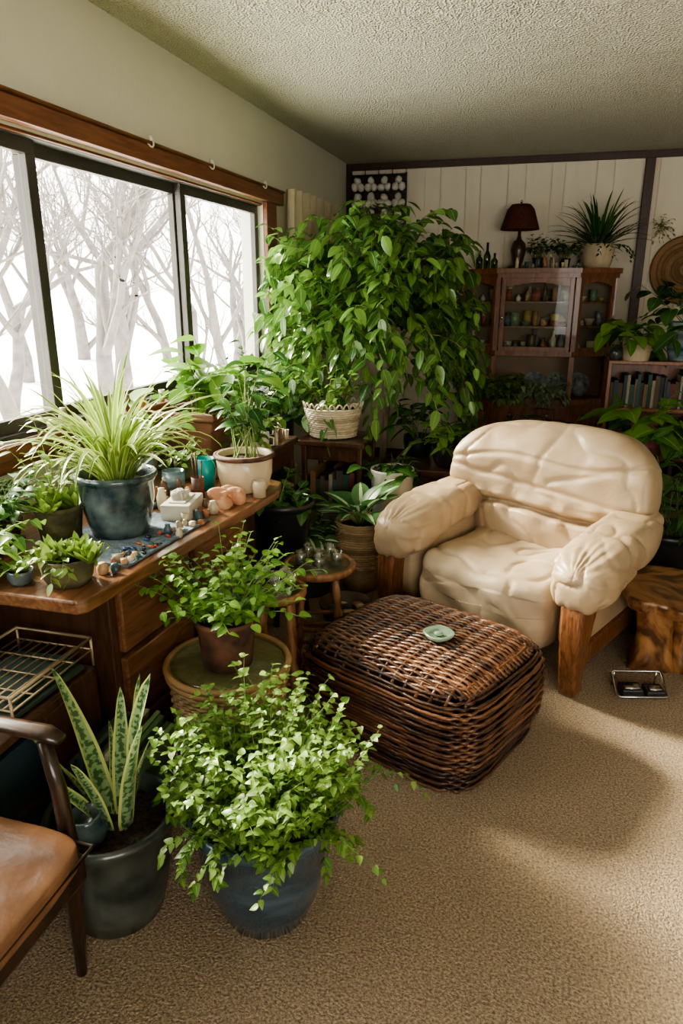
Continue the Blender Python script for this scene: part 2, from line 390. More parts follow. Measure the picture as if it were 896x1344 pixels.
# window
W=E('window_1',(XL,0,0))
m=MB()
def fr(m,y0,y1,z0,z1,xc,t,d):
    m.b2((xc-d,y0,z0),(xc+d,y1,z0+t)); m.b2((xc-d,y0,z1-t),(xc+d,y1,z1))
    m.b2((xc-d,y0,z0+t),(xc+d,y0+t,z1-t)); m.b2((xc-d,y1-t,z0+t),(xc+d,y1,z1-t))
ys=[WY0,1.16,2.35,3.46,WY1]
for i in range(4):
    xo=-.05 if i%2 else -.085
    fr(m,ys[i]-(.02 if i else 0),ys[i+1]+(.02 if i<3 else 0),WZ0+.015,WZ1-.01,xo,.052,.016)
m.b2((-.12,WY0,WZ0),(-.01,WY1,WZ0+.02)); m.b2((-.12,WY0,WZ1-.015),(-.01,WY1,WZ1))
m.obj('aluminium_frame',mFrame,W,False,.003)
m=MB()
for i in range(4):
    xo=-.05 if i%2 else -.085
    m.b2((xo-.002,ys[i]+.02,WZ0+.05),(xo+.002,ys[i+1]-.02,WZ1-.05))
m.obj('glass_panes',mGlass,W,False)
m=MB()
m.b2((0,-.05,2.03),(.045,4.72,2.105)); m.b2((0,-.06,2.105),(.055,4.73,2.118)); m.b2((0,4.45,.93),(.03,4.62,2.03))
m.b2((0,-.05,WZ0-.05),(.05,4.60,WZ0+.0)); m.b2((0,-.05,WZ0-.10),(.018,4.6,WZ0-.05))
m.b2((-.14,WY0,WZ1-.012),(0,WY1,WZ1+.0))
m.obj('wood_casing',mTrim,W,False,.006)
m=MB()
for y in (3.02,3.62,4.35):
    pts=[(.052+.010*sin(t*.9),y+.022*sin(t*.7),2.115+.022*cos(t)) for t in [j*.6 for j in range(9)]]
    m.tube(pts,.004,6)
    m.blob((.011,.011,.011),2,4,lambda w,y=y:w+Vector((.06,y,2.125)))
m.obj('valance_hooks',mWhite,W)
W2=E('window_2',(0,YN,0)); m=MB()
xm=(NX0+NX1)/2
for x0,x1 in((NX0,xm),(xm,NX1)):
    m.b2((x0,-.1,NZ0),(x1,-.05,NZ0+.05)); m.b2((x0,-.1,NZ1-.05),(x1,-.05,NZ1)); m.b2((x0,-.1,NZ0),(x0+.05,-.05,NZ1)); m.b2((x1-.05,-.1,NZ0),(x1,-.05,NZ1))
m.obj('frame',mFrame,W2,False)
# curtain
C=E('curtain',(XL,0,0)); m=MB(); vs=[];fs=[];ny=130;nz=10
for j in range(nz+1):
    z=2.13-1.40*j/nz
    for i in range(ny+1):
        y=4.68+1.05*i/ny; vs.append((.10+.042*sin(y*46+.4*sin(j*.8))*(1-.12*sin(j))+.012*sin(y*130),y+.006*sin(j*1.3+i),z))
for j in range(nz):
    for i in range(ny):
        a=j*(ny+1)+i; fs.append((a,a+1,a+ny+2,a+ny+1))
m.add(vs,fs); m.obj('cloth',mCurtain,C)
m=MB(); m.tube([(.085,4.74,2.12),(.085,5.80,2.12)],.01,8); m.obj('rod',mTrim,C)

# outside
m=MB(); vs=[];fs=[];n=24
for i in range(n+1):
    for j in range(n+1):
        X=-1.95-40*i/n; Y=-22+54*j/n; vs.append((X,Y,-.35+.5*noise.noise(Vector((X*.12,Y*.12,0)))*min(1,i/3)))
for i in range(n):
    for j in range(n): a=i*(n+1)+j; fs.append((a,a+1,a+n+2,a+n+1))
m.add(vs,fs); m.obj('snow_ground',mSnow)
def tree(m,p,d,L,r,depth):
    pts=[p]; q=p; dd=d
    for i in range(4):
        dd=(dd+Vector((U(-.16,.16),U(-.16,.16),U(-.04,.1)))).normalized(); q=q+dd*L/4; pts.append(q)
    m.tube(pts,[r*(1-.38*i/4) for i in range(5)],6 if depth>2 else 4,0,cap=False)
    if depth==0: return
    for k in range(3 if depth>1 else 4):
        a=pts[rng.randint(1,4)] if k else pts[4]
        nd=(dd*U(.4,1)+Vector((U(-1,1),U(-1,1),U(-.15,.8)))).normalized()
        tree(m,a,nd,L*U(.55,.8),r*U(.4,.6),depth-1)
T=[(-4.6,5.6,.10),(-5.5,8.2,.14),(-6.5,7.0,.10),(-4.2,4.2,.05),(-7,11,.16),(-8,9.3,.12),(-5.2,11.5,.11),(-9,14,.18),(-10,11,.15),(-6.2,14.5,.13),(-7.5,17,.16),(-12,17,.2),(-4.8,9.6,.08),(-9.5,7.5,.12),(-5.8,4.4,.08),(-11,13.5,.14),(-5.0,15.8,.12),(-4.4,13.2,.10),(-13,11,.15),(-14,15,.2),(-10,18,.15),(-8.5,19.5,.15)]
m=MB()
for (x,y,r) in T:
    tree(m,Vector((x,y,-.5)),Vector((U(-.06,.06),U(-.06,.06),1)).normalized(),U(1.7,2.4),r,5)
m.obj('bare_winter_trees',mTree)

# ---------------------------------------------------------------- armchair
A=E('armchair',(-.02,3.10,0),-26)
def wr(w,a=.006,f=7,seed=0,ridge=.3):
    q=Vector((w.x*f,w.y*f,w.z*f+seed)); v=noise.noise(q)*a+noise.noise(q*2.3)*a*.35
    r=1-abs(noise.noise(q*1.1+Vector((9,2,5)))); v-= (r**14)*a*ridge
    return v
def bd(w):
    z=w.z; x=w.x; y=w.y
    t=z/.34
    sx=1.0 if t>.05 else 1-.22*min(1,(.05-t)/.35)
    x*=sx
    if t>.3: x*=1-.08*((t-.3)/.7)**2
    puff=1+.22*max(0,1-abs(t-.45)/.6)
    if y<0: y*=puff
    cr=math.exp(-((t+.22+.03*sin(x*9))/.04)**2)
    if y<0: y+=.060*cr*(1-(x/.5)**4)
    y-=.10*max(0,(abs(x)/.49))**3*(1 if t>-.1 else .3)
    gg=math.exp(-((t+.22)/.20)**2)
    if y<0: y+= .0065*sin(x*48+5*noise.noise(Vector((x*6,z*6,1))))*gg
    if y<0: y+=.010*math.exp(-((t-.45-.35*x+.1*sin(x*6))/.035)**2)+.008*math.exp(-((t-.10+.3*x)/.035)**2)+.008*math.exp(-((t-.25-.9*(x-.1))/.04)**2)*(x>.02)
    w2=Vector((x,y,z)); k=wr(w2,.015,4.5,3,.6); w2+=Vector((0,-k if y<0 else k,k*.4))
    w2=Matrix.Rotation(rad(-13),3,'X')@w2
    return w2+Vector((0,.27,.585))
m=MB(); m.blob((.49,.145,.34),3.3,70,bd); m.obj('back_cushion',mLeather,A)
def sd(w):
    x,y,z=w
    if z>0: z-= .03*math.exp(-((x/.22)**2+(y/.25)**2))
    if y<-.3: y+= .012*sin(x*26+2.5*sin(z*14)) *(1 if z<.08 else .3)
    if z>0: z+=.010*sin((y*.6+.8*x)*30+6*noise.noise(Vector((x*4,y*4,2))))*max(0,noise.noise(Vector((x*3,y*3,7)))+.35)
    v=Vector((x,y,z)); k=wr(v,.018,5,7,.8)
    v.z+=k if z>0 else 0; v.y-=k*.6
    if z<-.12: v.z+=.012*sin(x*17+1)
    return v+Vector((0,-.03,.27))
m=MB(); m.blob((.325,.39,.165),5.5,64,sd); m.obj('seat_with_cover',mCover,A)
for s_,nm in((-1,'left'),(1,'right')):
    def ad(w,s_=s_):
        x,y,z=w; t=-y/.37
        k=1+.06*t+.06*max(0,t)**2
        x*=k; z*=k*(1+.1*t)
        z-=.045*t+ .03*max(0,t)**3
        ang=math.atan2(z,x)
        if t>.35:
            g=.0030*sin(ang*15+noise.noise(Vector((x*9,z*9,s_)))*3)*min(1,(t-.35)/.4); x+=g*cos(ang); z+=g*sin(ang)
        sr=.006*math.exp(-((t-.80)/.05)**2)+.005*math.exp(-((t-.2-.6*x)/.05)**2); x-=sr*cos(ang); z-=sr*sin(ang)
        v=Vector((x,y,z)); q=wr(v,.013,6,s_*4,.9); v+=v.normalized()*q
        return v+Vector((s_*.425,-.09,.515))
    m=MB(); m.blob((.125,.37,.102),3.2,50,ad); m.obj(nm+'_arm_pad',mLeather,A)
    m=MB(); m.blob((.05,.33,.19),5,16,lambda w,s_=s_:w*1.0+Vector((s_*.385,-.03,.32))); m.obj(nm+'_side_panel',mLeather,A)
    m=MB(); vs=[];fs=[];nz=14
    for i in range(nz+1):
        t=i/nz; z=.50*t
        yf=-.40-.055*sin(t*pi*.9); yb=yf+.075+.14*t**1.8; xc=s_*(.425+.012*sin(t*pi)); hx=.034+.014*t
        vs+=[(xc-hx,yf,z),(xc+hx,yf,z),(xc+hx,yb,z),(xc-hx,yb,z)]
    for i in range(nz):
        a=i*4
        for k in range(4): fs.append((a+k,a+(k+1)%4,a+4+(k+1)%4,a+4+k))
    fs+=[(3,2,1,0),(nz*4,nz*4+1,nz*4+2,nz*4+3)]
    m.add(vs,fs)
    m.b2((s_*.425-.025,-.37,.10),(s_*.425+.025,.36,.19))
    m.b2((s_*.425-.028,.30,0),(s_*.425+.028,.38,.2))
    m.obj(nm+'_wood_frame',mWoodChair,A,False,.012)
m=MB(); m.blob((.34,.05,.17),6,10,lambda w:w+Vector((0,.33,.28))); m.obj('rear_panel',mLeather,A)

# ---------------------------------------------------------------- wicker ottoman
O=E('wicker_ottoman',(-.325,2.225,0),-25)
a_,b_,hz=.365,.305,.185; ex=5.0; ez=4.2
def bar_(zz): return max(0,1-abs(zz/hz)**ez)**(1/ez)
ZO=.188
m=MB(); m.blob((a_-.022,b_-.022,hz-.016),4.4,20,lambda w:w+Vector((0,0,ZO))); m.obj('core',mWickCore,O)
m=MB(); rows=28; zlo,zhi=-hz*.975,hz*.86
for k in range(rows):
    zz=zlo+(zhi-zlo)*k/(rows-1); s_=bar_(zz); s_=max(s_,.94) if zz<0 else s_
    s_*=1-.03*max(0,-zz/hz)
    pts=[]; n=170
    for i in range(n):
        a=2*pi*i/n; c_,d_=cos(a),sin(a)
        x=a_*s_*math.copysign(abs(c_)**(2/ex),c_); y=b_*s_*math.copysign(abs(d_)**(2/ex),d_)
        nn=Vector((math.copysign(abs(x/a_)**(ex-1),x)/a_,math.copysign(abs(y/b_)**(ex-1),y)/b_,0)).normalized()
        al=-x*nn.y+y*nn.x
        off=.005*sin(al*48+pi*k)+U(-.0014,.0014)
        pts.append((x+nn.x*off,y+nn.y*off,zz+ZO+U(-.0012,.0012)))
    m.tube(pts,.0064,5,0,closed=True)
def topz(x,y):
    q=(abs(x/a_)**ex+abs(y/b_)**ex)**(1/ex)
    return hz*max(0.02,1-min(1,q)**ez)**(1/ez)
ns=50
for k in range(ns):
    y=-b_*.91+2*b_*.91*k/(ns-1); pts=[]
    xm=a_*max(0,.91**ex-abs(y/b_)**ex)**(1/ex)
    if xm<.05: continue
    n=int(xm*130)+6
    for i in range(n+1):
        x=-xm+2*xm*i/n
        pts.append((x,y+U(-.0014,.0014),topz(x,y)+ZO+.005*sin(x*62+pi*k)))
    m.tube(pts,.0064,5,0)
for k in range(14):
    x=-a_*.86+2*a_*.86*k/13; pts=[]
    ym=b_*max(0,.95**ex-abs(x/a_)**ex)**(1/ex)
    for i in range(25):
        y=-ym+2*ym*i/24; pts.append((x,y,topz(x,y)+ZO))
    m.tube(pts,.006,5,0)
m.obj('woven_strands',mWick,O)
J=E('jade_ashtray',(-.265,2.17,.379)); m=MB()
m.lathe([(.001,0),(.03,0),(.045,.010),(.052,.024),(.048,.026),(.035,.014),(.001,.008)],24,mod=lambda a,z:1+.05*cos(4*a))
m.blob((.016,.012,.009),2,6,lambda w:w+Vector((0.0,0,.018)))
m.obj('dish',mJade,J)

# ---------------------------------------------------------------- desk
D=E('wooden_desk',(0,0,0)); m=MB()
top=[(-1.735,1.40),(-1.09,1.40),(-1.07,1.42),(-.985,2.30),(-.97,2.55),(-1.0,2.66),(-1.07,2.70),(-1.735,2.70)]
m.prism(top,.712,.75); m.obj('top',mWoodDesk,D,False,.006)
m=MB(); m.prism([(-1.70,1.57),(-1.115,1.57),(-1.06,2.42),(-1.10,2.60),(-1.70,2.60)],.0,.711)
m.obj('pedestal',mWoodDk,D,False,.004)
m=MB()
dv=Vector((.055,.85,0)).normalized(); ang=math.atan2(dv.y,dv.x)
for (s0,s1) in((.03,.40),(.44,.80)):
    for (z0,z1) in((.50,.69),(.28,.48),(.06,.26)):
        c=Vector((-1.115,1.57,0))+dv*((s0+s1)/2); m.box((c.x+.008,c.y,(z0+z1)/2),((s1-s0)/2,.012,(z1-z0)/2),0,ang)
m.obj('drawer_fronts',mWoodDesk,D,False,.006)
m=MB()
for s0 in(.215,.62):
    for z in(.595,.38,.16):
        c=Vector((-1.115,1.57,0))+dv*s0; m.blob((.014,.014,.014),2,5,lambda w,c=c,z=z:w+Vector((c.x+.034,c.y,z)))
m.obj('knobs',mWoodDk,D)
m=MB(); m.b2((-1.72,1.42,0),(-1.66,1.48,.711)); m.obj('leg',mWoodDk,D,False,.004)

# low bookcase under desk end
B=E('low_bookcase',(-1.38,1.30,0)); m=MB()
m.b2((-.26,-.24,.47),(.24,.22,.495)); m.b2((-.26,-.24,.0),(-.24,.22,.47)); m.b2((.215,.0,.0),(.24,.22,.47)); m.b2((.215,-.24,.0),(.24,-.2,.47)); m.b2((-.24,-.24,.22),(.215,.22,.24)); m.b2((-.24,.2,.0),(.215,.22,.47)); m.b2((-.24,-.24,.02),(.215,.22,.04))
m.obj('carcass',mWoodDk,B,False,.003)
m=MB()
for zb in(.04,.24):
    x=-.235
    while x<.19:
        w=U(.008,.03); h=U(.15,.2); m.b2((x,-.225+U(0,.03),zb),(x+w-.001,.1,zb+h)); x+=w
m.obj('books',mBooks,B,False)
Gm=E('magazine_stack',(-1.06,1.43,0)); m=MB()
for k in range(11):
    m.box((.0+.004*k-.03,.0+U(-.01,.01),.185+.0*k),(.006,.11,.185-U(0,.03)),0,rad(U(-3,3)),Matrix.Rotation(rad(14),3,'Y'))
    m.v[-8:]=[(v[0]+.013*k-.04,v[1],max(0,v[2])) for v in m.v[-8:]]
m.obj('magazines',mMags,Gm,False)
R=E('wire_rack',(-1.27,1.36,.497)); m=MB()
for k in range(10): m.tube([(-.12+.027*k,-.16,.05),(-.12+.027*k,.16,.05)],.0028,5)
for y in(-.16,-.08,.0,.08,.16): m.tube([(-.12,y,.05),(.123,y,.05)],.003,5)
m.tube([(-.12,-.16,.085),(.123,-.16,.085),(.123,.16,.085),(-.12,.16,.085)],.005,6,closed=True)
for x in(-.12,.123):
    for y in(-.16,.16): m.tube([(x,y,0),(x,y,.085)],.004,5)
m.obj('wires',M('brass_wire',(.30,.22,.13),(.50,.40,.26),8,.4,metal=.5),R)
m=MB()
for k in range(3): m.box((.0-.006*k,.0+.005*k,.007+.012*k),(.105-.012*k,.14-.012*k,.005),0,rad(4*k-3))
m.obj('magazines',mMags,R,False)
CL=E('folded_cloth',(-1.5,1.40,.50)); m=MB()
m.blob((.085,.10,.04),3,22,lambda w:w+Vector((0,0,.042+wr(w,.03,14,2)+.012*sin(w.x*60)))); m.obj('cloth',mCloth,CL)

# ---------------------------------------------------------------- side chair with brown leather seat
S=E('wooden_side_chair',(-1.135,.775,0)); m=MB()
def sdf(w):
    v=Vector(w); v.z*=1+.35*(1-(abs(w.x)/.27)**2)*(1-(abs(w.y)/.25)**2) if w.z>0 else 1
    v.z+=wr(v,.006,9,1); return v+Vector((.045,0,.395))
m.blob((.27,.248,.032),7,30,sdf); m.obj('leather_seat',mBrLeather,S)
m=MB()
m.tube([(.312,-.245,.395),(.312,.245,.395),(-.22,.25,.395)],.005,6); m.obj('seat_piping',mWoodEb,S)
m=MB()
m.b2((-.24,-.245,.31),(.295,.245,.375))
m.obj('seat_rail',mWoodEb,S,False,.01)
m=MB()
for sy in(-1,1):
    m.tube([(.225,sy*.262,0),(.23,sy*.265,.18),(.235,sy*.268,.36),(.225,sy*.270,.5),(.205,sy*.270,.615)],[.012,.017,.019,.017,.015],10)
    m.tube([(-.30,sy*.23,0),(-.27,sy*.23,.3),(-.27,sy*.23,.5),(-.33,sy*.22,.9)],[.015,.02,.02,.014],10)
    pts=[(.25,sy*.268,.626),(.21,sy*.27,.634),(.1,sy*.27,.636),(-.1,sy*.265,.634),(-.29,sy*.235,.65)]
    m.tube(pts,[.016,.024,.022,.020,.016],10,flat=.6)
m.tube([(-.33,-.22,.88),(-.35,0,.9),(-.33,.22,.88)],.025,8); m.tube([(-.29,-.22,.62),(-.31,0,.62),(-.29,.22,.62)],.02,8)
m.obj('frame',mWoodEb,S)

# ---------------------------------------------------------------- plants helper
def plant(name,loc): return E(name,loc)
def leaves(g,m,lm,nm='foliage',sm=None): return m.obj(nm,[lm,sm or mStem],g)

# big blue pot with creeper: compact mound over the pot
g=plant('potted_creeper',(-.570,1.335,0)); z=pot(g,.178,.108,.315,mBluePot,'roll')
def limc(p):
    r=math.hypot(p.x,p.y); a=math.atan2(p.y,p.x)
    e=.02*sin(5*a+1)+.012*sin(9*a)
    return p.z>.262 and r<.190+e+.34*max(0,p.z-.30) and r<.255+e
m=MB()
for i in range(430):
    a=U(0,2*pi); rr=math.sqrt(U(0,1)); r=.145*rr; p=(r*cos(a),r*sin(a),z+.005)
    L=U(.12,.41)*(1.08-.30*rr)
    stem(m,p,a+U(-.9,.9),rad(U(60,105)-12*rr),L,rad(U(0,90)),11,.0235,.0175,.0012,1,per=2,prof=heart,zmin=z+.005,flop=0,wig=.55,lim=limc)
for i in range(34): # fringe falling just over the rim
    a=U(0,6.28); L=U(.08,.15)
    stem(m,(.165*cos(a),.165*sin(a),z+.05),a+U(-.5,.5),rad(U(30,60)),L,rad(U(90,130)),7,.022,.0165,.0011,0,per=2,prof=heart,zmin=.17,flop=0,wig=.5)
for a,L in((-.5,.26),(-.05,.33),(.3,.30),(.6,.24),(-1.0,.2)):
    stem(m,(.16*cos(a),.16*sin(a),z+.03),a,rad(60),L,rad(U(120,145)),13,.021,.0155,.0011,2,per=1,prof=heart,zmin=.06,flop=0,wig=.45)
leaves(g,m,lVine)
# snake plant
g=plant('potted_snake_plant',(-.935,1.235,0)); z=pot(g,.152,.11,.29,mGreyPot,'roll')
m=MB()
for az,pt,L,W in((2.8,72,.42,.058),(3.3,58,.30,.045),(.2,88,.44,.055),(.9,84,.40,.05),(1.8,85,.34,.045),(-.4,80,.36,.048),(4.4,78,.26,.04),(2.2,66,.24,.035),(3.9,64,.22,.035),(1.3,70,.2,.03)):
    strap(m,(.035*cos(az)+.01,.035*sin(az)+.02,z-.01),az,rad(pt),L,W,rad(U(-4,20)),12,0,.4,taper=.55,base=.75,twist=U(-1.4,1.4))
leaves(g,m,lSnake)
m=MB(); m.lathe([(.001,0),(.04,0),(.05,.02),(.05,.055),(.038,.07),(.040,.08),(.034,.08),(.032,.05),(.001,.045)],20,(-.03,-.055,z-.005)); m.obj('small_jar',mTealPot,g)

# round wicker side table
g=E('round_wicker_table',(-.862,1.785,0)); m=MB(); rf=lambda z:.155+.02*(z/.4)
weave(m,rf,.01,.385,30,30,.0065,96,0,.004)
m.lathe([(.148,.0),(.165,.39)],32); m.obj('woven_body',mTanWick,g)
m=MB()
for zz,rr in((.39,.182),(.41,.186)): m.tube([(rr*cos(2*pi*i/48),rr*sin(2*pi*i/48),zz) for i in range(48)],.011,8,0,closed=True)
m.obj('rattan_rim',mRattan,g)
m=MB(); m.disc(.178,.402,32); m.obj('woven_top',mTanWick,g)
m=MB(); m.lathe([(.001,.412),(.172,.412),(.174,.415),(.172,.419),(.001,.419)],40); m.obj('glass_top',mTableGlass,g)
g=plant('potted_light_leaf_vine',(-.852,1.765,.421)); z=pot(g,.092,.074,.155,mRust,'lip')
m=MB()
for i in range(115):
    a=U(0,2*pi); r=.055*math.sqrt(U(0,1))
    stem(m,(r*cos(a),r*sin(a),z-.01),a+U(-.5,.5),rad(U(45,92)),U(.15,.31),rad(U(5,60)),8,.034,.024,.0016,2,per=1,droop=.3,zmin=z+.02)
leaves(g,m,lLight)

# stools
def stool(name,loc,r,h,mat,glass=True):
    g=E(name,loc); m=MB()
    m.lathe([(.001,h-.03),(r*.93,h-.03),(r,h-.02),(r,h-.006),(r*.985,h),(r*.86,h),(r*.85,h-.008),(.001,h-.008)],36)
    for k in range(4):
        a=pi/4+k*pi/2+.3; tp=Vector((r*.6*cos(a),r*.6*sin(a),h-.03)); bt=Vector((r*.88*cos(a),r*.88*sin(a),0))
        pts=[];rs=[]
        for i in range(21):
            t=i/20; pts.append(bt.lerp(tp,t)); rs.append(.010+.007*abs(sin(t*pi*4.2))+(.007 if .38<t<.5 else 0))
        m.tube(pts,rs,10)
    for zz in(h*.3,h*.42):
        q=[Vector((r*.8*cos(pi/4+k*pi/2+.3),r*.8*sin(pi/4+k*pi/2+.3),zz)) for k in range(4)]
        for k in range(4): m.tube([q[k],(q[k]+q[(k+1)%4])/2,q[(k+1)%4]],[.007,.011,.007],8)
    m.obj('turned_frame',mat,g)
    m=MB(); m.lathe([(.001,h-.006),(r*.84,h-.006),(r*.84,h-.001),(.001,h-.001)],32); m.obj('glass_inset',mTableGlass,g)
    m=MB()
    for k in range(6):
        a=k*1.25; rr=r*.5 if k else 0
        m.lathe([(.001,0),(.018,0),(.024,.02),(.026,.055),(.024,.056),(.022,.02),(.001,.006)],16,(rr*cos(a),rr*sin(a),h))
    m.obj('glass_tumblers',mClear,g)
stool('turned_leg_stool',(-.845,2.165,0),.108,.50,mWoodStool)
stool('turned_leg_stool.001',(-.81,2.56,0),.150,.45,mWoodStool)

# spider plant in blue pot on mat
E_=E('woven_placemat',(-1.24,1.88,.752)); m=MB()
m.box((0,0,.003),(.17,.23,.003),0,rad(-4)); m.obj('mat',mMat,E_,False)
m=MB()
for i in range(46):
    x,y=.11+U(-.035,.045),U(-.2,.05); s_=U(.003,.006); m.blob((s_*1.6,s_,s_),2,3,lambda w,x=x,y=y,s_=s_:w+Vector((x,y,.006+s_)))
m.obj('beads',mBeads,E_)
g=plant('potted_spider_plant',(-1.27,1.90,.759)); z=pot(g,.122,.088,.20,mTealPot,'roll')
m=MB()
for i in range(150):
    az=i*2.4+U(-.3,.3); r=U(0,.045)
    L=U(.24,.47)
    if cos(az)<-.5: L*=.9
    strap(m,(r*cos(az),r*sin(az),z-.01),az,rad(U(50,94)),L,U(.012,.020),rad(U(30,125)),11,0,.35,1.7,taper=.6,twist=U(-.6,.6))
leaves(g,m,lSpider)
# big-leaf plant in brown square planter
g=plant('potted_rubber_plant',(-1.50,2.93,.752)); m=MB()
vs=[];hw=[(.095,0),(.105,.02),(.135,.2),(.15,.205),(.15,.24),(.13,.24),(.125,.19)]
for h,zz in hw: vs+=[(-h,-h,zz),(h,-h,zz),(h,h,zz),(-h,h,zz)]
fs=[]
for i in range(len(hw)-1):
    for k in range(4): fs.append((i*4+k,i*4+(k+1)%4,i*4+4+(k+1)%4,i*4+4+k))
fs.append((3,2,1,0)); m.add(vs,fs); m.obj('square_planter',mBrownPot,g,False,.008)
m=MB(); m.b2((-.126,-.126,.15),(.126,.126,.195)); m.obj('soil',mSoil,g)
m=MB(); lim=lambda p:p.x>-.21
for i in range(28):
    a=U(0,2*pi); stem(m,(U(-.06,.06),U(-.06,.06),.19),a,rad(U(55,88)),U(.16,.36),rad(U(10,50)),5,.135,.10,.004,2,lim=lim,droop=.3,per=1)
leaves(g,m,lLight)
# cream pot w/ dark leafy plant
g=plant('potted_leafy_plant',(-1.10,2.52,.752)); z=pot(g,.108,.088,.145,mCream,'barrel')
m=MB(); m.tube([(.112*cos(2*pi*i/40),.112*sin(2*pi*i/40),.136) for i in range(40)],.010,8,0,closed=True); m.obj('brown_rim',mRust,g)
m=MB()
for i in range(16):
    a=U(0,2*pi); stem(m,(U(-.05,.05),U(-.05,.05),z),a,rad(U(66,90)),U(.22,.37),rad(U(5,40)),6,.085,.045,.003,2,droop=.4,per=1)
leaves(g,m,lDark)
# small plants at desk corner
g=plant('mossy_succulent_pot',(-1.185,1.51,.752)); z=pot(g,.07,.055,.075,mMoss,'bowl')
m=MB()
for cx,cy in((0,0),(.04,.02),(-.045,.01),(.0,.05),(-.03,-.035),(.07,.0)): rosette(m,(cx,cy,z),14,.06,.026,(10,75),-10,segs=5)
for i in range(10): stem(m,(U(-.04,.04),U(-.04,.04),z),U(0,6.28),rad(U(20,60)),U(.08,.14),rad(70),6,.028,.018,.0015,1)
leaves(g,m,lSucc)
g=plant('small_grey_bowl_plant',(-1.30,1.465,.752)); z=pot(g,.036,.026,.04,mTealPot,'bowl'); m=MB()
rosette(m,(0,0,z),14,.05,.02,(20,80),20); leaves(g,m,lVine)
g=plant('potted_hens_and_chicks',(-1.42,1.80,.752)); z=pot(g,.075,.06,.115,mMoss,'lip'); m=MB()
for cx,cy in((0,0),(.04,.02),(-.045,.01),(.0,-.05)): rosette(m,(cx,cy,z),16,.09,.028,(10,80),-10,segs=5,lim=lambda p:p.x>-.3)
for i in range(9): stem(m,(0,0,z),U(0,6.28),rad(U(60,88)),U(.2,.3),rad(20),8,.04,.018,.002,1)
leaves(g,m,lSucc)
g=plant('potted_fern_seedling',(-1.57,1.72,.752)); z=pot(g,.06,.045,.08,mRust,'lip'); m=MB()
for i in range(22): stem(m,(U(-.03,.03),U(-.03,.03),z),U(0,6.28),rad(U(40,80)),U(.12,.2),rad(50),7,.05,.03,.002,1,lim=lambda p:p.x>-.16)
leaves(g,m,lDark)
g=plant('potted_trailing_pothos',(-1.45,1.50,.752)); z=pot(g,.06,.045,.07,mBlack,'lip'); m=MB()
for i in range(26): stem(m,(U(-.03,.03),U(-.03,.03),z),U(0,6.28),rad(U(30,80)),U(.1,.2),rad(80),7,.045,.034,.002,1,zmin=.015,prof=heart)
leaves(g,m,lVine)
# desk clutter
g=E('teal_cup',(-1.245,2.47,.751)); m=MB(); m.lathe([(.001,0),(.034,0),(.041,.125),(.038,.126),(.032,.01),(.001,.01)],28); m.obj('cup',mTeal,g)
g=E('white_tissue_box',(-1.17,2.13,.751)); m=MB(); m.box((0,0,.03),(.05,.085,.03),0,rad(10)); m.box((0,0,.062),(.03,.06,.003),0,rad(10)); m.obj('box',mPaper,g,False,.006)
m=MB(); m.blob((.018,.03,.022),3,10,lambda w:w*(1+.9*noise.noise(w*60))+Vector((0,0,.072))); m.obj('tissue',mPaper,g)
g=E('salt_rock',(-1.085,2.27,.751)); m=MB()
for c,s_ in(((0,0,.03),.034),((.03,.06,.026),.028),((-.02,.1,.024),.025)):
    m.blob((s_,s_*.9,s_),4,8,lambda w,c=c:w*(1+.7*noise.noise(w*30))+Vector(c))
m.obj('rocks',mSalt,g)
g=E('small_blue_white_cup',(-1.36,2.42,.751)); m=MB(); m.lathe([(.001,0),(.03,0),(.045,.03),(.045,.08),(.041,.08),(.03,.02),(.001,.02)],24); m.obj('cup',mBlueWhite,g)
g=E('cream_jar',(-1.0,2.42,.751)); m=MB(); m.lathe([(.001,0),(.024,0),(.026,.05),(.02,.065),(.018,.065),(.02,.01),(.001,.008)],20); m.obj('jar',mCream,g)
def trinkets(name,loc,n,sx,sy,seed=1,hmax=.07):
    g=E(name,loc); m=MB(); placed=[]
    tries=0
    while len(placed)<n and tries<400:
        tries+=1; x,y,r=U(-sx,sx),U(-sy,sy),U(.009,.019)
        if any((x-a)**2+(y-b)**2<(r+c)**2 for a,b,c in placed): continue
        placed.append((x,y,r)); h=U(.02,hmax); q=rng.random()
        if q<.35: m.lathe([(.001,0),(r*.9,0),(r,h*.5),(r*.6,h*.75),(r*.65,h*.85),(.001,h*.85)],12,(x,y,0))
        elif q<.55: m.box((x,y,h*.25),(r*.9,r*.8,h*.25),0,U(0,3))
        elif q<.8: m.lathe([(.001,0),(r*.7,0),(r,h*.6),(r*.88,h*.6),(r*.6,h*.1),(.001,h*.1)],12,(x,y,0))
        else: m.blob((r,r*.8,h*.35),2.3,5,lambda w,x=x,y=y,h=h:w*(1+.4*noise.noise(w*50))+Vector((x,y,h*.35)))
    m.obj('pieces',mTrink,g); return g
trinkets('stone_and_jar_trinkets',(-1.09,2.05,.751),16,.03,.16)
trinkets('desk_trinkets',(-1.30,2.25,.751),16,.07,.09,hmax=.11)
trinkets('desk_trinkets.001',(-1.20,2.65,.751),12,.12,.03,hmax=.09)
trinkets('desk_trinkets.002',(-1.12,1.66,.751),9,.02,.08,hmax=.05)
trinkets('bench_trinkets',(-1.30,3.42,.751),9,.03,.10,hmax=.11)
trinkets('sill_trinkets',(-1.728,2.62,1.001),9,.008,.5,hmax=.10)
g=E('pencil_cup',(-1.22,2.35,.751)); m=MB(); m.lathe([(.001,0),(.022,0),(.024,.08),(.022,.08),(.02,.01),(.001,.01)],20)
for k in range(6): m.tube([(.008*cos(k),.008*sin(k),.012),(.020*cos(k),.020*sin(k),.13+.01*k)],.003,6)
m.obj('cup_and_pencils',mRust,g)
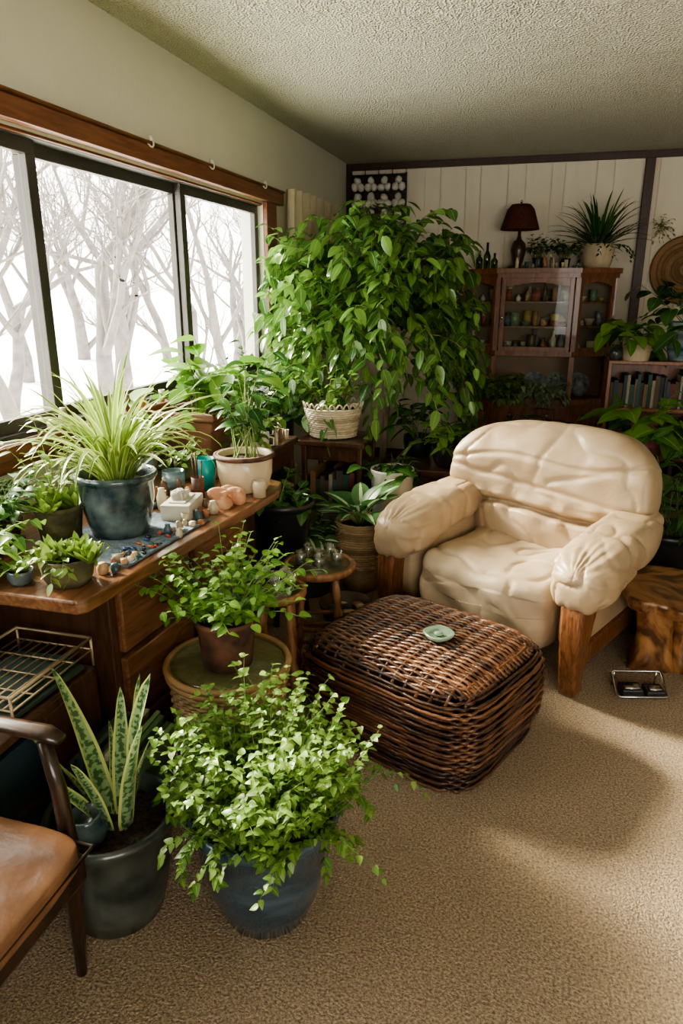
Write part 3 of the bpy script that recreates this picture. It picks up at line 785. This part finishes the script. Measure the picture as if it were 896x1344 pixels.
g=E('blue_white_planter',(-1.52,2.42,.752)); z=pot(g,.075,.055,.13,mBlueWhite,'lip'); m=MB()
for i in range(18): stem(m,(0,0,z),U(0,6.28),rad(U(50,85)),U(.16,.30),rad(40),6,.075,.045,.002,1,lim=lambda p:p.x>-.2)
leaves(g,m,lLight)
def leafy(name,loc,potargs,n,hl,leafL,leafW,lm,pitch=(50,88),bend=(10,60),steps=6,lim=None,first=2,jr=.04,prof=ovate,sr=.003,wig=.25,per=1,soil=True):
    g=plant(name,loc); z=pot(g,*potargs); m=MB()
    for i in range(n):
        a=U(0,2*pi); stem(m,(U(-jr,jr),U(-jr,jr),z-.005),a,rad(U(*pitch)),U(hl*.55,hl),rad(U(*bend)),steps,leafL,leafW,sr,first,lim=lim,prof=prof,wig=wig,per=per)
    leaves(g,m,lm); return g
leafy('potted_jade_cutting',(-1.52,2.14,.751),(.05,.04,.07,mRust,'lip'),14,.16,.035,.022,lSucc,jr=.02)
leafy('potted_baby_tears',(-1.40,2.60,.751),(.05,.04,.08,mMoss,'bowl'),22,.14,.028,.024,lVine,jr=.02,bend=(40,110))
leafy('potted_african_violet',(-1.62,2.66,.751),(.055,.04,.08,mCream,'lip'),16,.15,.05,.04,lDark,jr=.02,lim=lambda p:p.x>-.1)

# window bench beyond desk
g=E('plant_bench',(-1.47,3.5,0)); m=MB()
m.b2((-.26,-.78,.71),(.22,.10,.75)); m.b2((-.24,-.76,.62),(.20,.08,.71)); m.b2((-.24,-.76,.28),(.20,.08,.30))
for x in(-.24,.17):
    for y in(-.76,.04): m.b2((x,y,0),(x+.035,y+.04,.62))
m.obj('bench',mWoodDk,g,False,.005)
limw=lambda p:p.x>-.18
leafy('potted_schefflera',(-1.42,3.32,.751),(.09,.07,.15,mTealPot,'lip'),24,.44,.10,.045,lDark,lim=limw)
leafy('potted_ivy',(-1.27,3.02,.751),(.07,.055,.11,mWhite,'lip'),26,.22,.05,.04,lVine,bend=(60,130))
leafy('potted_philodendron',(-1.52,3.95,0),(.12,.10,.82,mGreyPot,'plain'),20,.42,.12,.07,lDark,lim=limw)
g=E('white_mug',(-1.30,3.20,.751)); m=MB(); m.lathe([(.001,0),(.035,0),(.038,.09),(.035,.09),(.032,.01),(.001,.01)],24)
m.tube([(.036,0,.07),(.062,0,.065),(.062,0,.03),(.036,0,.025)],.005,8); m.obj('mug',mWhite,g)

# plant stand table with white wicker planter
g=E('wooden_plant_stand',(-1.09,3.84,0)); m=MB()
m.b2((-.19,-.17,.68),(.19,.2,.71)); m.b2((-.17,-.15,.60),(.17,.18,.68)); m.b2((-.17,-.15,.32),(.17,.18,.34)); m.b2((-.17,-.15,.08),(.17,.18,.10))
for x in(-.175,.145):
    for y in(-.155,.155): m.b2((x,y,0),(x+.03,y+.03,.68))
m.obj('stand',mWoodDk,g,False,.006)
m=MB(); x=-.13
while x<.12: w=U(.02,.04); m.b2((x,-.13,.34),(x+w-.001,.08,.34+U(.14,.2))); x+=w
m.obj('books',mBooks,g,False)
g=plant('white_wicker_planter',(-1.12,3.84,.711)); m=MB()
rf=lambda z:.125+.045*(z/.2)**1.3
weave(m,rf,.005,.17,13,24,.007,72,0,.005); m.lathe([(.001,.003),(.12,.004),(.157,.165)],32)
for k in range(26):
    a=2*pi*k/26; b2_=a+2*pi/26
    m.tube([((.165+.006*sin(j*pi/6))*cos(a+(b2_-a)*j/6),(.165+.006*sin(j*pi/6))*sin(a+(b2_-a)*j/6),.17+.03*sin(j*pi/6)) for j in range(7)],.005,5)
m.obj('woven_bowl',mWhiteWick,g)
m=MB(); m.disc(.15,.15,24,(0,0,0),0,.004); m.obj('soil',mSoil,g)
m=MB()
for i in range(30):
    a=U(0,6.28); stem(m,(.06*cos(a),.06*sin(a),.15),a,rad(U(60,88)),U(.14,.34),rad(U(20,60)),7,.04,.02,.002,2)
leaves(g,m,lLight)

# ---------------------------------------------------------------- ficus
g=plant('ficus_tree',(-1.02,4.62,0)); z=pot(g,.20,.15,.34,mBlack,'lip')
m=MB()
tr=[(-.10,-.06,z-.02),(-.17,-.16,.6),(-.20,-.24,.85),(-.15,-.22,1.1),(-.08,-.16,1.35)]
m.tube(tr,[.034,.030,.027,.025,.022],10,1)
tr2=[(0,.03,z-.02),(.03,.03,.6),(.05,.0,.9),(.07,-.04,1.2),(.1,-.08,1.45)]
m.tube(tr2,[.026,.023,.021,.018,.015],8,1)
cc=Vector((-.03,-.20,1.42)); RX,RY,RZ=.57,.50,.54
limf=lambda p:p.x>-.70 and p.z<2.10 and p.x<.70
def shell(a,e,rr): return cc+Vector((RX*cos(a)*cos(e)*rr,RY*sin(a)*cos(e)*rr,RZ*sin(e)*rr))
hub=[Vector(tr[4]),Vector(tr2[4]),Vector(tr[3])]
FL=dict(lim=limf,droop=.35,up=.8,prof=ovate,ms=2)
for k in range(52):
    a=k*2.4; e=math.asin(U(-.35,1)); tgt=shell(a,e,U(.75,1.08)); s0=hub[k%3]
    if tgt.x<-.66: tgt.x=-.66
    mid=s0.lerp(tgt,.55)+Vector((0,0,.14)); pts=[]
    for i in range(9):
        t=i/8; pts.append(s0*(1-t)**2+mid*2*t*(1-t)+tgt*t*t)
    m.tube(pts,[.009*(1-.6*i/8) for i in range(9)],5,2,cap=False)
    for i in range(3,9):
        for q in range(2):
            az=math.atan2(pts[i].y-s0.y,pts[i].x-s0.x)+U(-1.4,1.4)
            stem(m,pts[i],az,rad(U(-20,60)),U(.12,.26),rad(U(20,100)),5,.090,.058,.0022,0,flop=-.15,**FL)
for i in range(140):
    a=U(0,2*pi); e=math.asin(U(-.5,1)); p=shell(a,e,U(.75,1.0))
    if p.x<-.66: p.x=-.66
    stem(m,p,a+U(-.6,.6),rad(U(0,70)),U(.14,.32),rad(U(40,120)),6,.090,.058,.0022,0,flop=-.25,**FL)
for i in range(74):
    a=U(-2.9,.5); p=cc+Vector((RX*U(.5,.9)*cos(a),RY*.8*sin(a),U(-.42,-.05)))
    if p.x<-.62: p.x=-.62
    stem(m,p,a,rad(U(-20,10)),U(.28,.54),rad(U(60,85)),8,.084,.053,.0025,0,flop=-.35,**FL)
m.obj('foliage',[lFicus,mBark,mTwig],g)

# floor plants between bench and armchair
g=plant('dieffenbachia_in_basket',(-.84,3.38,0)); m=MB(); rf=lambda z:.105+.03*sin(min(1,z/.3)*pi*.7)
weave(m,rf,.14,.38,20,22,.0065,72,0,.004); m.lathe([(.09,.13),(.128,.37)],24); m.lathe([(.001,0),(.09,0),(.10,.13),(.001,.131)],24); m.obj('basket',mTanWick,g)
m=MB(); m.disc(.12,.34,24,(0,0,0),0,.004); m.obj('soil',mSoil,g)
m=MB()
for i in range(19):
    a=i*2.4; pt=rad(U(35,85)); d=Vector((cos(a)*cos(pt),sin(a)*cos(pt),sin(pt))); q=Vector((0,0,.34))+d*U(.08,.16)
    m.tube([(0,0,.34),q],[.006,.004],5,1); pt-=.4; d=Vector((cos(a)*cos(pt),sin(a)*cos(pt),sin(pt)))
    leaf(m,q,d,(0,0,1),U(.18,.26),U(.09,.12),0,.3,.2,segs=(0,.1,.25,.4,.55,.7,.85,1))
leaves(g,m,lDieff)
g=E('low_plant_stool',(-1.10,2.93,0)); m=MB(); m.lathe([(.001,.30),(.13,.30),(.135,.31),(.135,.325),(.001,.33)],28)
for k in range(3):
    a=k*2.094+.5; m.tube([(.11*cos(a),.11*sin(a),0),(.08*cos(a),.08*sin(a),.30)],.014,8)
m.obj('stool',mWoodDk,g)
leafy('black_potted_plant',(-1.10,2.93,.332),(.14,.10,.26,mBlack,'lip'),16,.20,.09,.055,lDark,pitch=(30,80))
leafy('potted_prayer_plant',(-1.08,3.26,.0),(.12,.10,.30,mGreyPot,'lip'),16,.20,.09,.07,lDieff,pitch=(40,80))
g=E('wooden_bowl',(-.79,2.90,0)); m=MB(); m.lathe([(.001,0),(.05,0),(.10,.05),(.125,.13),(.118,.13),(.09,.06),(.001,.02)],28); m.obj('bowl',mWoodDk,g)
m=MB()
for i in range(18):
    s_=U(.018,.03); x,y=U(-.07,.07),U(-.07,.07); m.blob((s_,s_*.8,s_*.6),2.3,5,lambda w,x=x,y=y:w+Vector((x,y,.09)))
m.obj('pebbles',mTrink,g)
g=E('low_side_table',(-.72,4.02,0)); m=MB()
m.b2((-.09,-.17,.50),(.42,.35,.54)); m.b2((-.07,-.15,.44),(.40,.33,.50))
for x in(-.07,.36):
    for y in(-.15,.29): m.b2((x,y,0),(x+.04,y+.04,.44))
m.obj('table',mWoodDk,g,False,.006)
leafy('white_potted_plant',(-.745,3.70,0.0),(.12,.09,.58,mWhite,'plain'),16,.24,.10,.05,lDark)
leafy('dark_bowl_plant',(-.46,4.0,.541),(.12,.08,.12,mBlack,'bowl'),20,.26,.11,.045,lVine,pitch=(20,70))
leafy('dark_bowl_plant.001',(-.70,4.25,.541),(.09,.07,.12,mBlack,'bowl'),14,.30,.12,.05,lDark)
leafy('potted_peace_lily',(-.27,4.62,0),(.15,.12,.30,mBlack,'lip'),30,.60,.16,.07,lDark)
leafy('potted_dracaena',(.10,4.85,0),(.14,.11,.36,mGreyPot,'lip'),22,.50,.16,.05,lDark,pitch=(50,88))
g=E('stacked_bowls',(-.37,4.27,.541)); m=MB()
for k in range(3): m.lathe([(.001,0),(.03,0),(.065,.04),(.062,.042),(.028,.006),(.001,.006)],24,(0,0,.018*k))
m.obj('bowls',mGreyPot,g)

# ---------------------------------------------------------------- china cabinet
K=E('china_cabinet',(-.085,6.21,0)); K.scale=(1.12,1,1)
P=lambda s,dy=0:[(-.53*s,.02-dy),(-.27*s,-.20*1-dy),(.27*s,-.20-dy),(.53*s,.02-dy),(.53*s,.2),(-.53*s,.2)]
m=MB()
m.prism(P(1),.04,.62); m.prism(P(1.05,.02),.62,.66); m.prism(P(.97,-.02),0,.04)
m.prism(P(.99,-.01),1.0,1.04); m.prism(P(1.0),1.60,1.635); m.prism(P(1.06,.03),1.635,1.672); m.prism(P(1.03,.015),1.60,1.64)
for x in(-.525,.505): m.b2((x,.02,.66),(x+.02,.19,1.6))
for x,y in((-.27,-.195),(.27,-.195),(-.52,.015),(.52,.015)): m.box((x,y,.83),(.018,.018,.17)); m.box((x,y,1.32),(.017,.017,.28))
def pan(m,p0,p1,z0,z1,st=.030,t=.011):
    p0=Vector(p0).to_3d();p1=Vector(p1).to_3d(); d=(p1-p0); Lw=d.length; d.normalize(); an=math.atan2(d.y,d.x)
    def bar(s0,s1,a,b):
        c=p0+d*((s0+s1)/2); m.box((c.x,c.y,(a+b)/2),((s1-s0)/2,t,(b-a)/2),0,an)
    bar(.005,st,z0,z1); bar(Lw-st,Lw-.005,z0,z1); bar(st,Lw-st,z0,z0+st); bar(st,Lw-st,z1-st,z1)
    for q in range(8):
        s0=st+(Lw-2*st)*q/8; s1=st+(Lw-2*st)*(q+1)/8; u=abs((q+.5)/8*2-1); bar(s0,s1,z1-st-.035*u**1.6,z1-st+.001)
for a,b in(((-.52,.01),(-.275,-.195)),((-.25,-.205),(.25,-.205)),((.275,-.195),(.52,.01))):
    pan(m,a,b,1.04,1.60,.035 if a[0]==-.25 else .03)
for (x0,x1) in((-.25,-.005),(.005,.25)):
    m.b2((x0,-.215,.46),(x1,-.2,.60)); m.b2((x0,-.215,.08),(x1,-.2,.44)); m.b2((x0+.04,-.222,.12),(x1-.04,-.215,.40))
m.obj('carcass',mWoodCab,K,False,.005)
m=MB(); m.b2((-.52,.18,.66),(.52,.198,1.61)); m.obj('back_panel',M('cabinet_back',(.20,.12,.06),(.29,.19,.10),5,.5),K,False)
m=MB()
for z in(1.22,1.41): m.prism([(-.49,.02),(-.26,-.17),(.26,-.17),(.49,.02),(.49,.18),(-.49,.18)],z,z+.012)
m.obj('shelves',mWoodCab,K,False)
m=MB()
for x in(-.13,.13): m.blob((.013,.013,.013),2,5,lambda w,x=x:w+Vector((x,-.23,.53)))
for x in(-.03,.03): m.blob((.011,.011,.011),2,5,lambda w,x=x:w+Vector((x,-.232,.3)))
m.blob((.008,.008,.014),2,5,lambda w:w+Vector((-.232,-.225,1.3)))
m.obj('brass_knobs',mMetal,K)
m=MB(); m.b2((-.23,-.207,1.07),(.23,-.203,1.57))
for s_ in(-1,1): m.box((s_*.3975,-.0925,1.32),(.13,.0015,.25),0,s_*math.atan2(.205,.245))
m.obj('glass',GLASS('cabinet_glass',(.95,.97,.95),.010),K,False)
m=MB()
for z in(1.041,1.233,1.423):
    for row in range(2):
        for i in range(15):
            x=-.46+.065*i+U(-.012,.012); y=(U(-.14,-.06) if row==0 else U(.0,.1)) if abs(x)<.25 else U(.04,.13); r=U(.016,.038); h=U(.05,.165)
            if abs(x)>.26 and row==0: continue
            q=rng.random()
            if q<.25: m.lathe([(.001,0),(r*.6,0),(r,h*.4),(r*1.2,h*.5),(r*1.15,h*.5),(.001,h*.1)],16,(x,y,z))
            elif q<.5: m.lathe([(.001,0),(r*.7,0),(r,h*.35),(r*.9,h*.6),(r*.35,h*.8),(r*.4,h),(.001,h)],16,(x,y,z))
            elif q<.68: m.lathe([(.001,0),(r*.9,0),(r,h*.9),(r*.9,h*.9),(.001,h*.88)],16,(x,y,z))
            elif q<.8: m.box((x,y,z+h*.4),(r*.8,.012,h*.4),0,U(-.4,.4))
            else: m.blob((r*.7,r*.6,h*.45),2.2,6,lambda w,x=x,y=y,z=z,h=h:w*(1+.5*noise.noise(w*30))+Vector((x,y,z+h*.45)))
m.obj('crockery',mCrock,K)
m=MB()
for k in range(3):
    x=.02+.16*k; r=.085; n=24
    vs=[(x,.13,.76)]
    for q,off in((.6,0),(1,-.012)):
        for i in range(n): a=2*pi*i/n; vs.append((x+r*q*cos(a),.13+off+.05*q*sin(a),.76+r*q*sin(a)))
    fs=[(0,1+i,1+(i+1)%n) for i in range(n)]+[(1+i,1+n+i,1+n+(i+1)%n,1+(i+1)%n) for i in range(n)]
    m.add(vs,fs)
m.lathe([(.001,0),(.04,0),(.09,.06),(.10,.10),(.095,.10),(.05,.03),(.001,.02)],24,(-.18,-.03,.661))
m.lathe([(.001,0),(.03,0),(.06,.05),(.03,.12),(.035,.15),(.001,.15)],20,(.35,.06,.661))
m.obj('niche_dishes',M('blue_grey_ware',(.12,.16,.2),(.4,.42,.4),30,.3),K)
g=plant('trailing_pothos_bowl',(-.36,6.0,.662)); z=pot(g,.05,.035,.07,mTealPot,'bowl'); m=MB()
for i in range(56): stem(m,(U(-.03,.03),U(-.03,.03),z),U(-3.6,.5),rad(U(20,75)),U(.15,.38),rad(U(60,110)),8,.055,.045,.002,1,zmin=.01 ,prof=heart)
leaves(g,m,lVine)
g=plant('trailing_pothos_bowl.001',(.0,5.985,.662)); z=pot(g,.05,.035,.06,mWhite,'bowl'); m=MB()
for i in range(46): stem(m,(U(-.03,.03),U(-.03,.03),z),U(-3.2,.0),rad(U(20,70)),U(.12,.32),rad(U(60,110)),8,.05,.038,.002,1,zmin=.01,prof=heart)
leaves(g,m,LEAF('silvery_leaf',(.2,.3,.15),(.4,.5,.3)))

ZT=1.673
g=E('table_lamp',(-.26,6.16,ZT)); m=MB()
m.lathe([(.001,0),(.07,0),(.075,.015),(.04,.03),(.05,.09),(.062,.14),(.05,.19),(.02,.22),(.012,.25),(.012,.33),(.001,.33)],28); m.obj('base',mWoodDk,g)
m=MB()
m.lathe([(.148,.29),(.143,.305),(.10,.44),(.07,.475),(.068,.475),(.098,.438),(.141,.305),(.143,.29)],40,mod=lambda a,z:1+.03*cos(20*a)); m.obj('shade',mShade,g)
m=MB(); m.tube([(0,0,.33),(0,0,.49)],.004,6); m.tube([(-.07,0,.47),(.07,0,.47)],.003,5); m.tube([(0,-.07,.47),(0,.07,.47)],.003,5); m.blob((.01,.01,.014),2,5,lambda w:w+Vector((0,0,.495))); m.obj('harp',mMetal,g)
g=plant('potted_spiky_plant',(.34,6.15,ZT)); z=pot(g,.125,.095,.175,mCream,'bowl'); m=MB()
for i in range(100):
    az=i*2.4; L=U(.28,.46)
    if sin(az)>.5: L*=.55
    strap(m,(.03*cos(az),.03*sin(az),z),az,rad(U(15,88)),L,.027,rad(U(10,75)),9,0,.35,taper=.75)
leaves(g,m,lDark)
m=MB()
for i in range(12): stem(m,(.1*cos(i),.1*sin(i),z+.02),i,rad(20),U(.15,.25),rad(100),8,.03,.02,.0015,1,zmin=.01)
leaves(g,m,lDark,'trailing')
leafy('small_potted_herb',(-.10,6.13,ZT),(.05,.04,.08,mGreyPot,'lip'),26,.24,.045,.03,lDark)
leafy('small_potted_herb.001',(.10,6.10,ZT),(.045,.035,.07,mBlack,'lip'),24,.18,.04,.03,lDark)
g=E('glass_bottles',(-.50,6.15,ZT)); m=MB()
for x,h in((-.06,.14),(.0,.2),(.06,.12)): m.lathe([(.001,0),(.026,0),(.028,h*.5),(.01,h*.7),(.01,h),(.007,h),(.007,h*.7),(.024,h*.5),(.001,.01)],18,(x,0,0))
m.obj('bottles',GLASS('green_glass',(.35,.5,.3),.1),g)
trinkets('small_figurines',(-.02,6.01,ZT),15,.24,.02,hmax=.12)

# wall hanging rack of pale rounded stones
g=E('wall_hanging_rack',(-1.46,YB-.03,.07)); m=MB()
for x in(-.235,.235): m.b2((x-.008,-.02,1.90),(x+.008,.0,2.38))
for x in(-.1175,0,.1175): m.b2((x-.003,-.02,1.90),(x+.003,.0,2.38))
for z in(1.975,2.105,2.235,2.365): m.b2((-.235,-.045,z-.005),(.235,0.0,z+.004))
for x in(-.235,-.1175,0,.1175,.235):
    m.tube([(x,-.01,1.9),(x+.01,-.012,1.86),(x-.005,-.01,1.80)],.004,5); m.tube([(x,-.01,2.38),(x,-.01,2.42)],.003,5)
m.obj('rack',mBlack,g,False)
m=MB(); m.b2((-.23,-.006,1.93),(.23,-.001,2.365)); m.obj('backing',mWoodEb,g,False)
m=MB()
for i in range(4):
    for z in(1.98,2.11,2.24):
        for d_,hh in((-.026,0),(.028,0),(.0,.052)):
            sx=U(.026,.033); sz=U(.027,.034)
            m.blob((sx,.026,sz),2.3,7,lambda w,x=-.176+.1175*i+d_,z=z+sz+hh:w*(1+.3*noise.noise(w*30+Vector((x*9,0,z*9))))+Vector((x,-.045,z)))
m.obj('stones',mWhite,g)

g=E('woven_wall_disc',(1.02,YB-.035,1.66)); m=MB()
for k in range(22):
    r=.012+.0115*k
    m.tube([(r*cos(2*pi*i/40),-.01+.02*(k/22)-.012*sin(k*.14),r*sin(2*pi*i/40)) for i in range(40)],.0068,5,0,closed=True)
m.obj('coil',M('straw',(.17,.09,.04),(.36,.21,.10),40,.7,island=True),g)
g=E('dried_flower_bunch',(.80,YB-.03,1.98)); m=MB()
for i in range(26): stem(m,(0,-.01,0),U(0,6.28),rad(U(-60,80)),U(.05,.13),rad(20),4,.025,.015,.0015,0,lim=lambda p:p.y<0.02)
m.obj('sprigs',[M('dried',(.25,.18,.08),(.4,.3,.15)),mStem],g)

# right bookshelf
g=E('wooden_bookshelf',(.93,5.2,0)); m=MB()
for z in(.08,.385,.715,1.03): m.b2((-.48,-.02,z),(.75,.28,z+.025))
for x in(-.50,.1,.73): m.b2((x,-.02,0),(x+.025,.28,1.055))
m.b2((-.48,.27,0),(.75,.285,1.04)); m.obj('shelves',mWoodCab,g,False,.004)
m=MB()
for zb in(.105,.41,.74):
    for xa,xb in((-.47,.09),(.13,.72)):
        x=xa
        while x<xb-.03:
            w=U(.012,.035); h=U(.15,.25); m.b2((x,.0+U(0,.04),zb),(x+w-.001,.2,zb+h)); x+=w
m.obj('books',mBooks,g,False)
leafy('blue_glazed_planter',(.93,5.33,1.056),(.14,.11,.25,mBlueWhite,'barrel'),22,.44,.15,.10,lDark,pitch=(15,85))
leafy('cream_potted_plant',(.60,5.22,1.056),(.10,.08,.15,mCream,'plain'),12,.28,.16,.09,lLight,pitch=(10,60))
leafy('maroon_potted_monstera',(.66,4.72,0),(.10,.08,.74,mMaroon,'plain'),22,.40,.18,.13,lLight,pitch=(10,75),prof=heart)
leafy('black_floor_planter',(.70,3.85,0),(.18,.14,.32,mBlack,'lip'),30,.46,.12,.05,lDark,pitch=(35,85))
leafy('tall_floor_plant',(.98,4.3,0),(.14,.11,.40,mGreyPot,'lip'),26,.55,.13,.06,lDark,pitch=(35,85))
g=E('green_jar',(.47,5.22,1.056)); m=MB(); m.lathe([(.001,0),(.035,0),(.05,.03),(.045,.08),(.03,.09),(.03,.1),(.001,.1)],20); m.obj('jar',mGreyPot,g)

# stump table
g=E('live_edge_stump_table',(.66,2.98,0)); m=MB(); n=48
def so(a): return 1+.10*sin(3*a+1)+.06*sin(7*a)+.04*sin(11*a+2)
poly=[(.31*so(2*pi*i/n)*cos(2*pi*i/n),.24*so(2*pi*i/n)*sin(2*pi*i/n)) for i in range(n)]
m.prism(poly,.285,.335); m.obj('slab_top',mStump,g,False,.012)
m=MB()
for cx,cy,r in((-.13,-.06,.075),(.10,-.09,.085),(.0,.10,.08),(.17,.07,.06),(-.02,-.02,.07)):
    m.lathe([(.001,0),(r*1.25,0),(r*1.1,.04),(r*.9,.15),(r*1.0,.24),(r*1.2,.286),(.001,.286)],22,(cx,cy,0),mod=lambda a,z,cx=cx:1+.16*sin(3*a+cx*30)+.08*sin(7*a+z*9))
m.obj('stump_legs',mStump,g)

# chrome gadget on the carpet
g=E('chrome_stapler_stand',(.46,2.66,0),14); m=MB()
m.box((-.035,-.01,.018),(.04,.035,.018)); m.box((.055,-.01,.015),(.035,.035,.015)); m.obj('body',mBlackPl,g,False,.006)
m=MB()
m.tube([(-.085,-.05,.010),(.09,-.05,.010),(.10,-.04,.010),(.10,.045,.062),(.09,.05,.066),(-.085,.05,.066),(-.095,.045,.062),(-.095,-.04,.010)],.005,8,closed=True)
m.tube([(-.08,.05,.066),(-.08,.06,.0)],.004,6); m.tube([(.085,.05,.066),(.085,.06,.0)],.004,6)
m.box((-.035,-.02,.038),(.03,.018,.003)); m.box((.055,-.02,.032),(.022,.016,.003)); m.obj('chrome_frame',mMetal,g)

# ---------------------------------------------------------------- light / world / camera
w=bpy.data.worlds.new('overcast_sky'); scene.world=w; w.use_nodes=True
bg=w.node_tree.nodes['Background']; bg.inputs[0].default_value=(1.0,.955,.88,1); bg.inputs[1].default_value=9.6
sun=bpy.data.lights.new('low_winter_sun','SUN'); sun.energy=38; sun.angle=rad(15); sun.color=(1,.88,.70)
so_=bpy.data.objects.new('low_winter_sun',sun); COL.objects.link(so_)
so_.rotation_euler=Vector((1,-.34,-.62)).to_track_quat('-Z','Y').to_euler()
def portal(name,loc,rot,sx,sy):
    l=bpy.data.lights.new(name,'AREA'); l.shape='RECTANGLE'; l.size=sx; l.size_y=sy
    l.cycles.is_portal=True
    o=bpy.data.objects.new(name,l); COL.objects.link(o); o.location=loc; o.rotation_euler=rot
portal('window_portal_left',(XL-.14,(WY0+WY1)/2,(WZ0+WZ1)/2),(0,rad(-90),0),WZ1-WZ0,WY1-WY0)
portal('window_portal_near',((NX0+NX1)/2,YN-.12,(NZ0+NZ1)/2),(rad(90),0,0),NX1-NX0,NZ1-NZ0)

cam=bpy.data.cameras.new('camera'); co=bpy.data.objects.new('camera',cam); COL.objects.link(co)
co.location=(0,0,1.5); co.rotation_euler=(rad(90-17.3),0,rad(15.6)); cam.lens=24.91; cam.sensor_width=36; cam.sensor_fit='AUTO'
cam.clip_start=.05
scene.camera=co
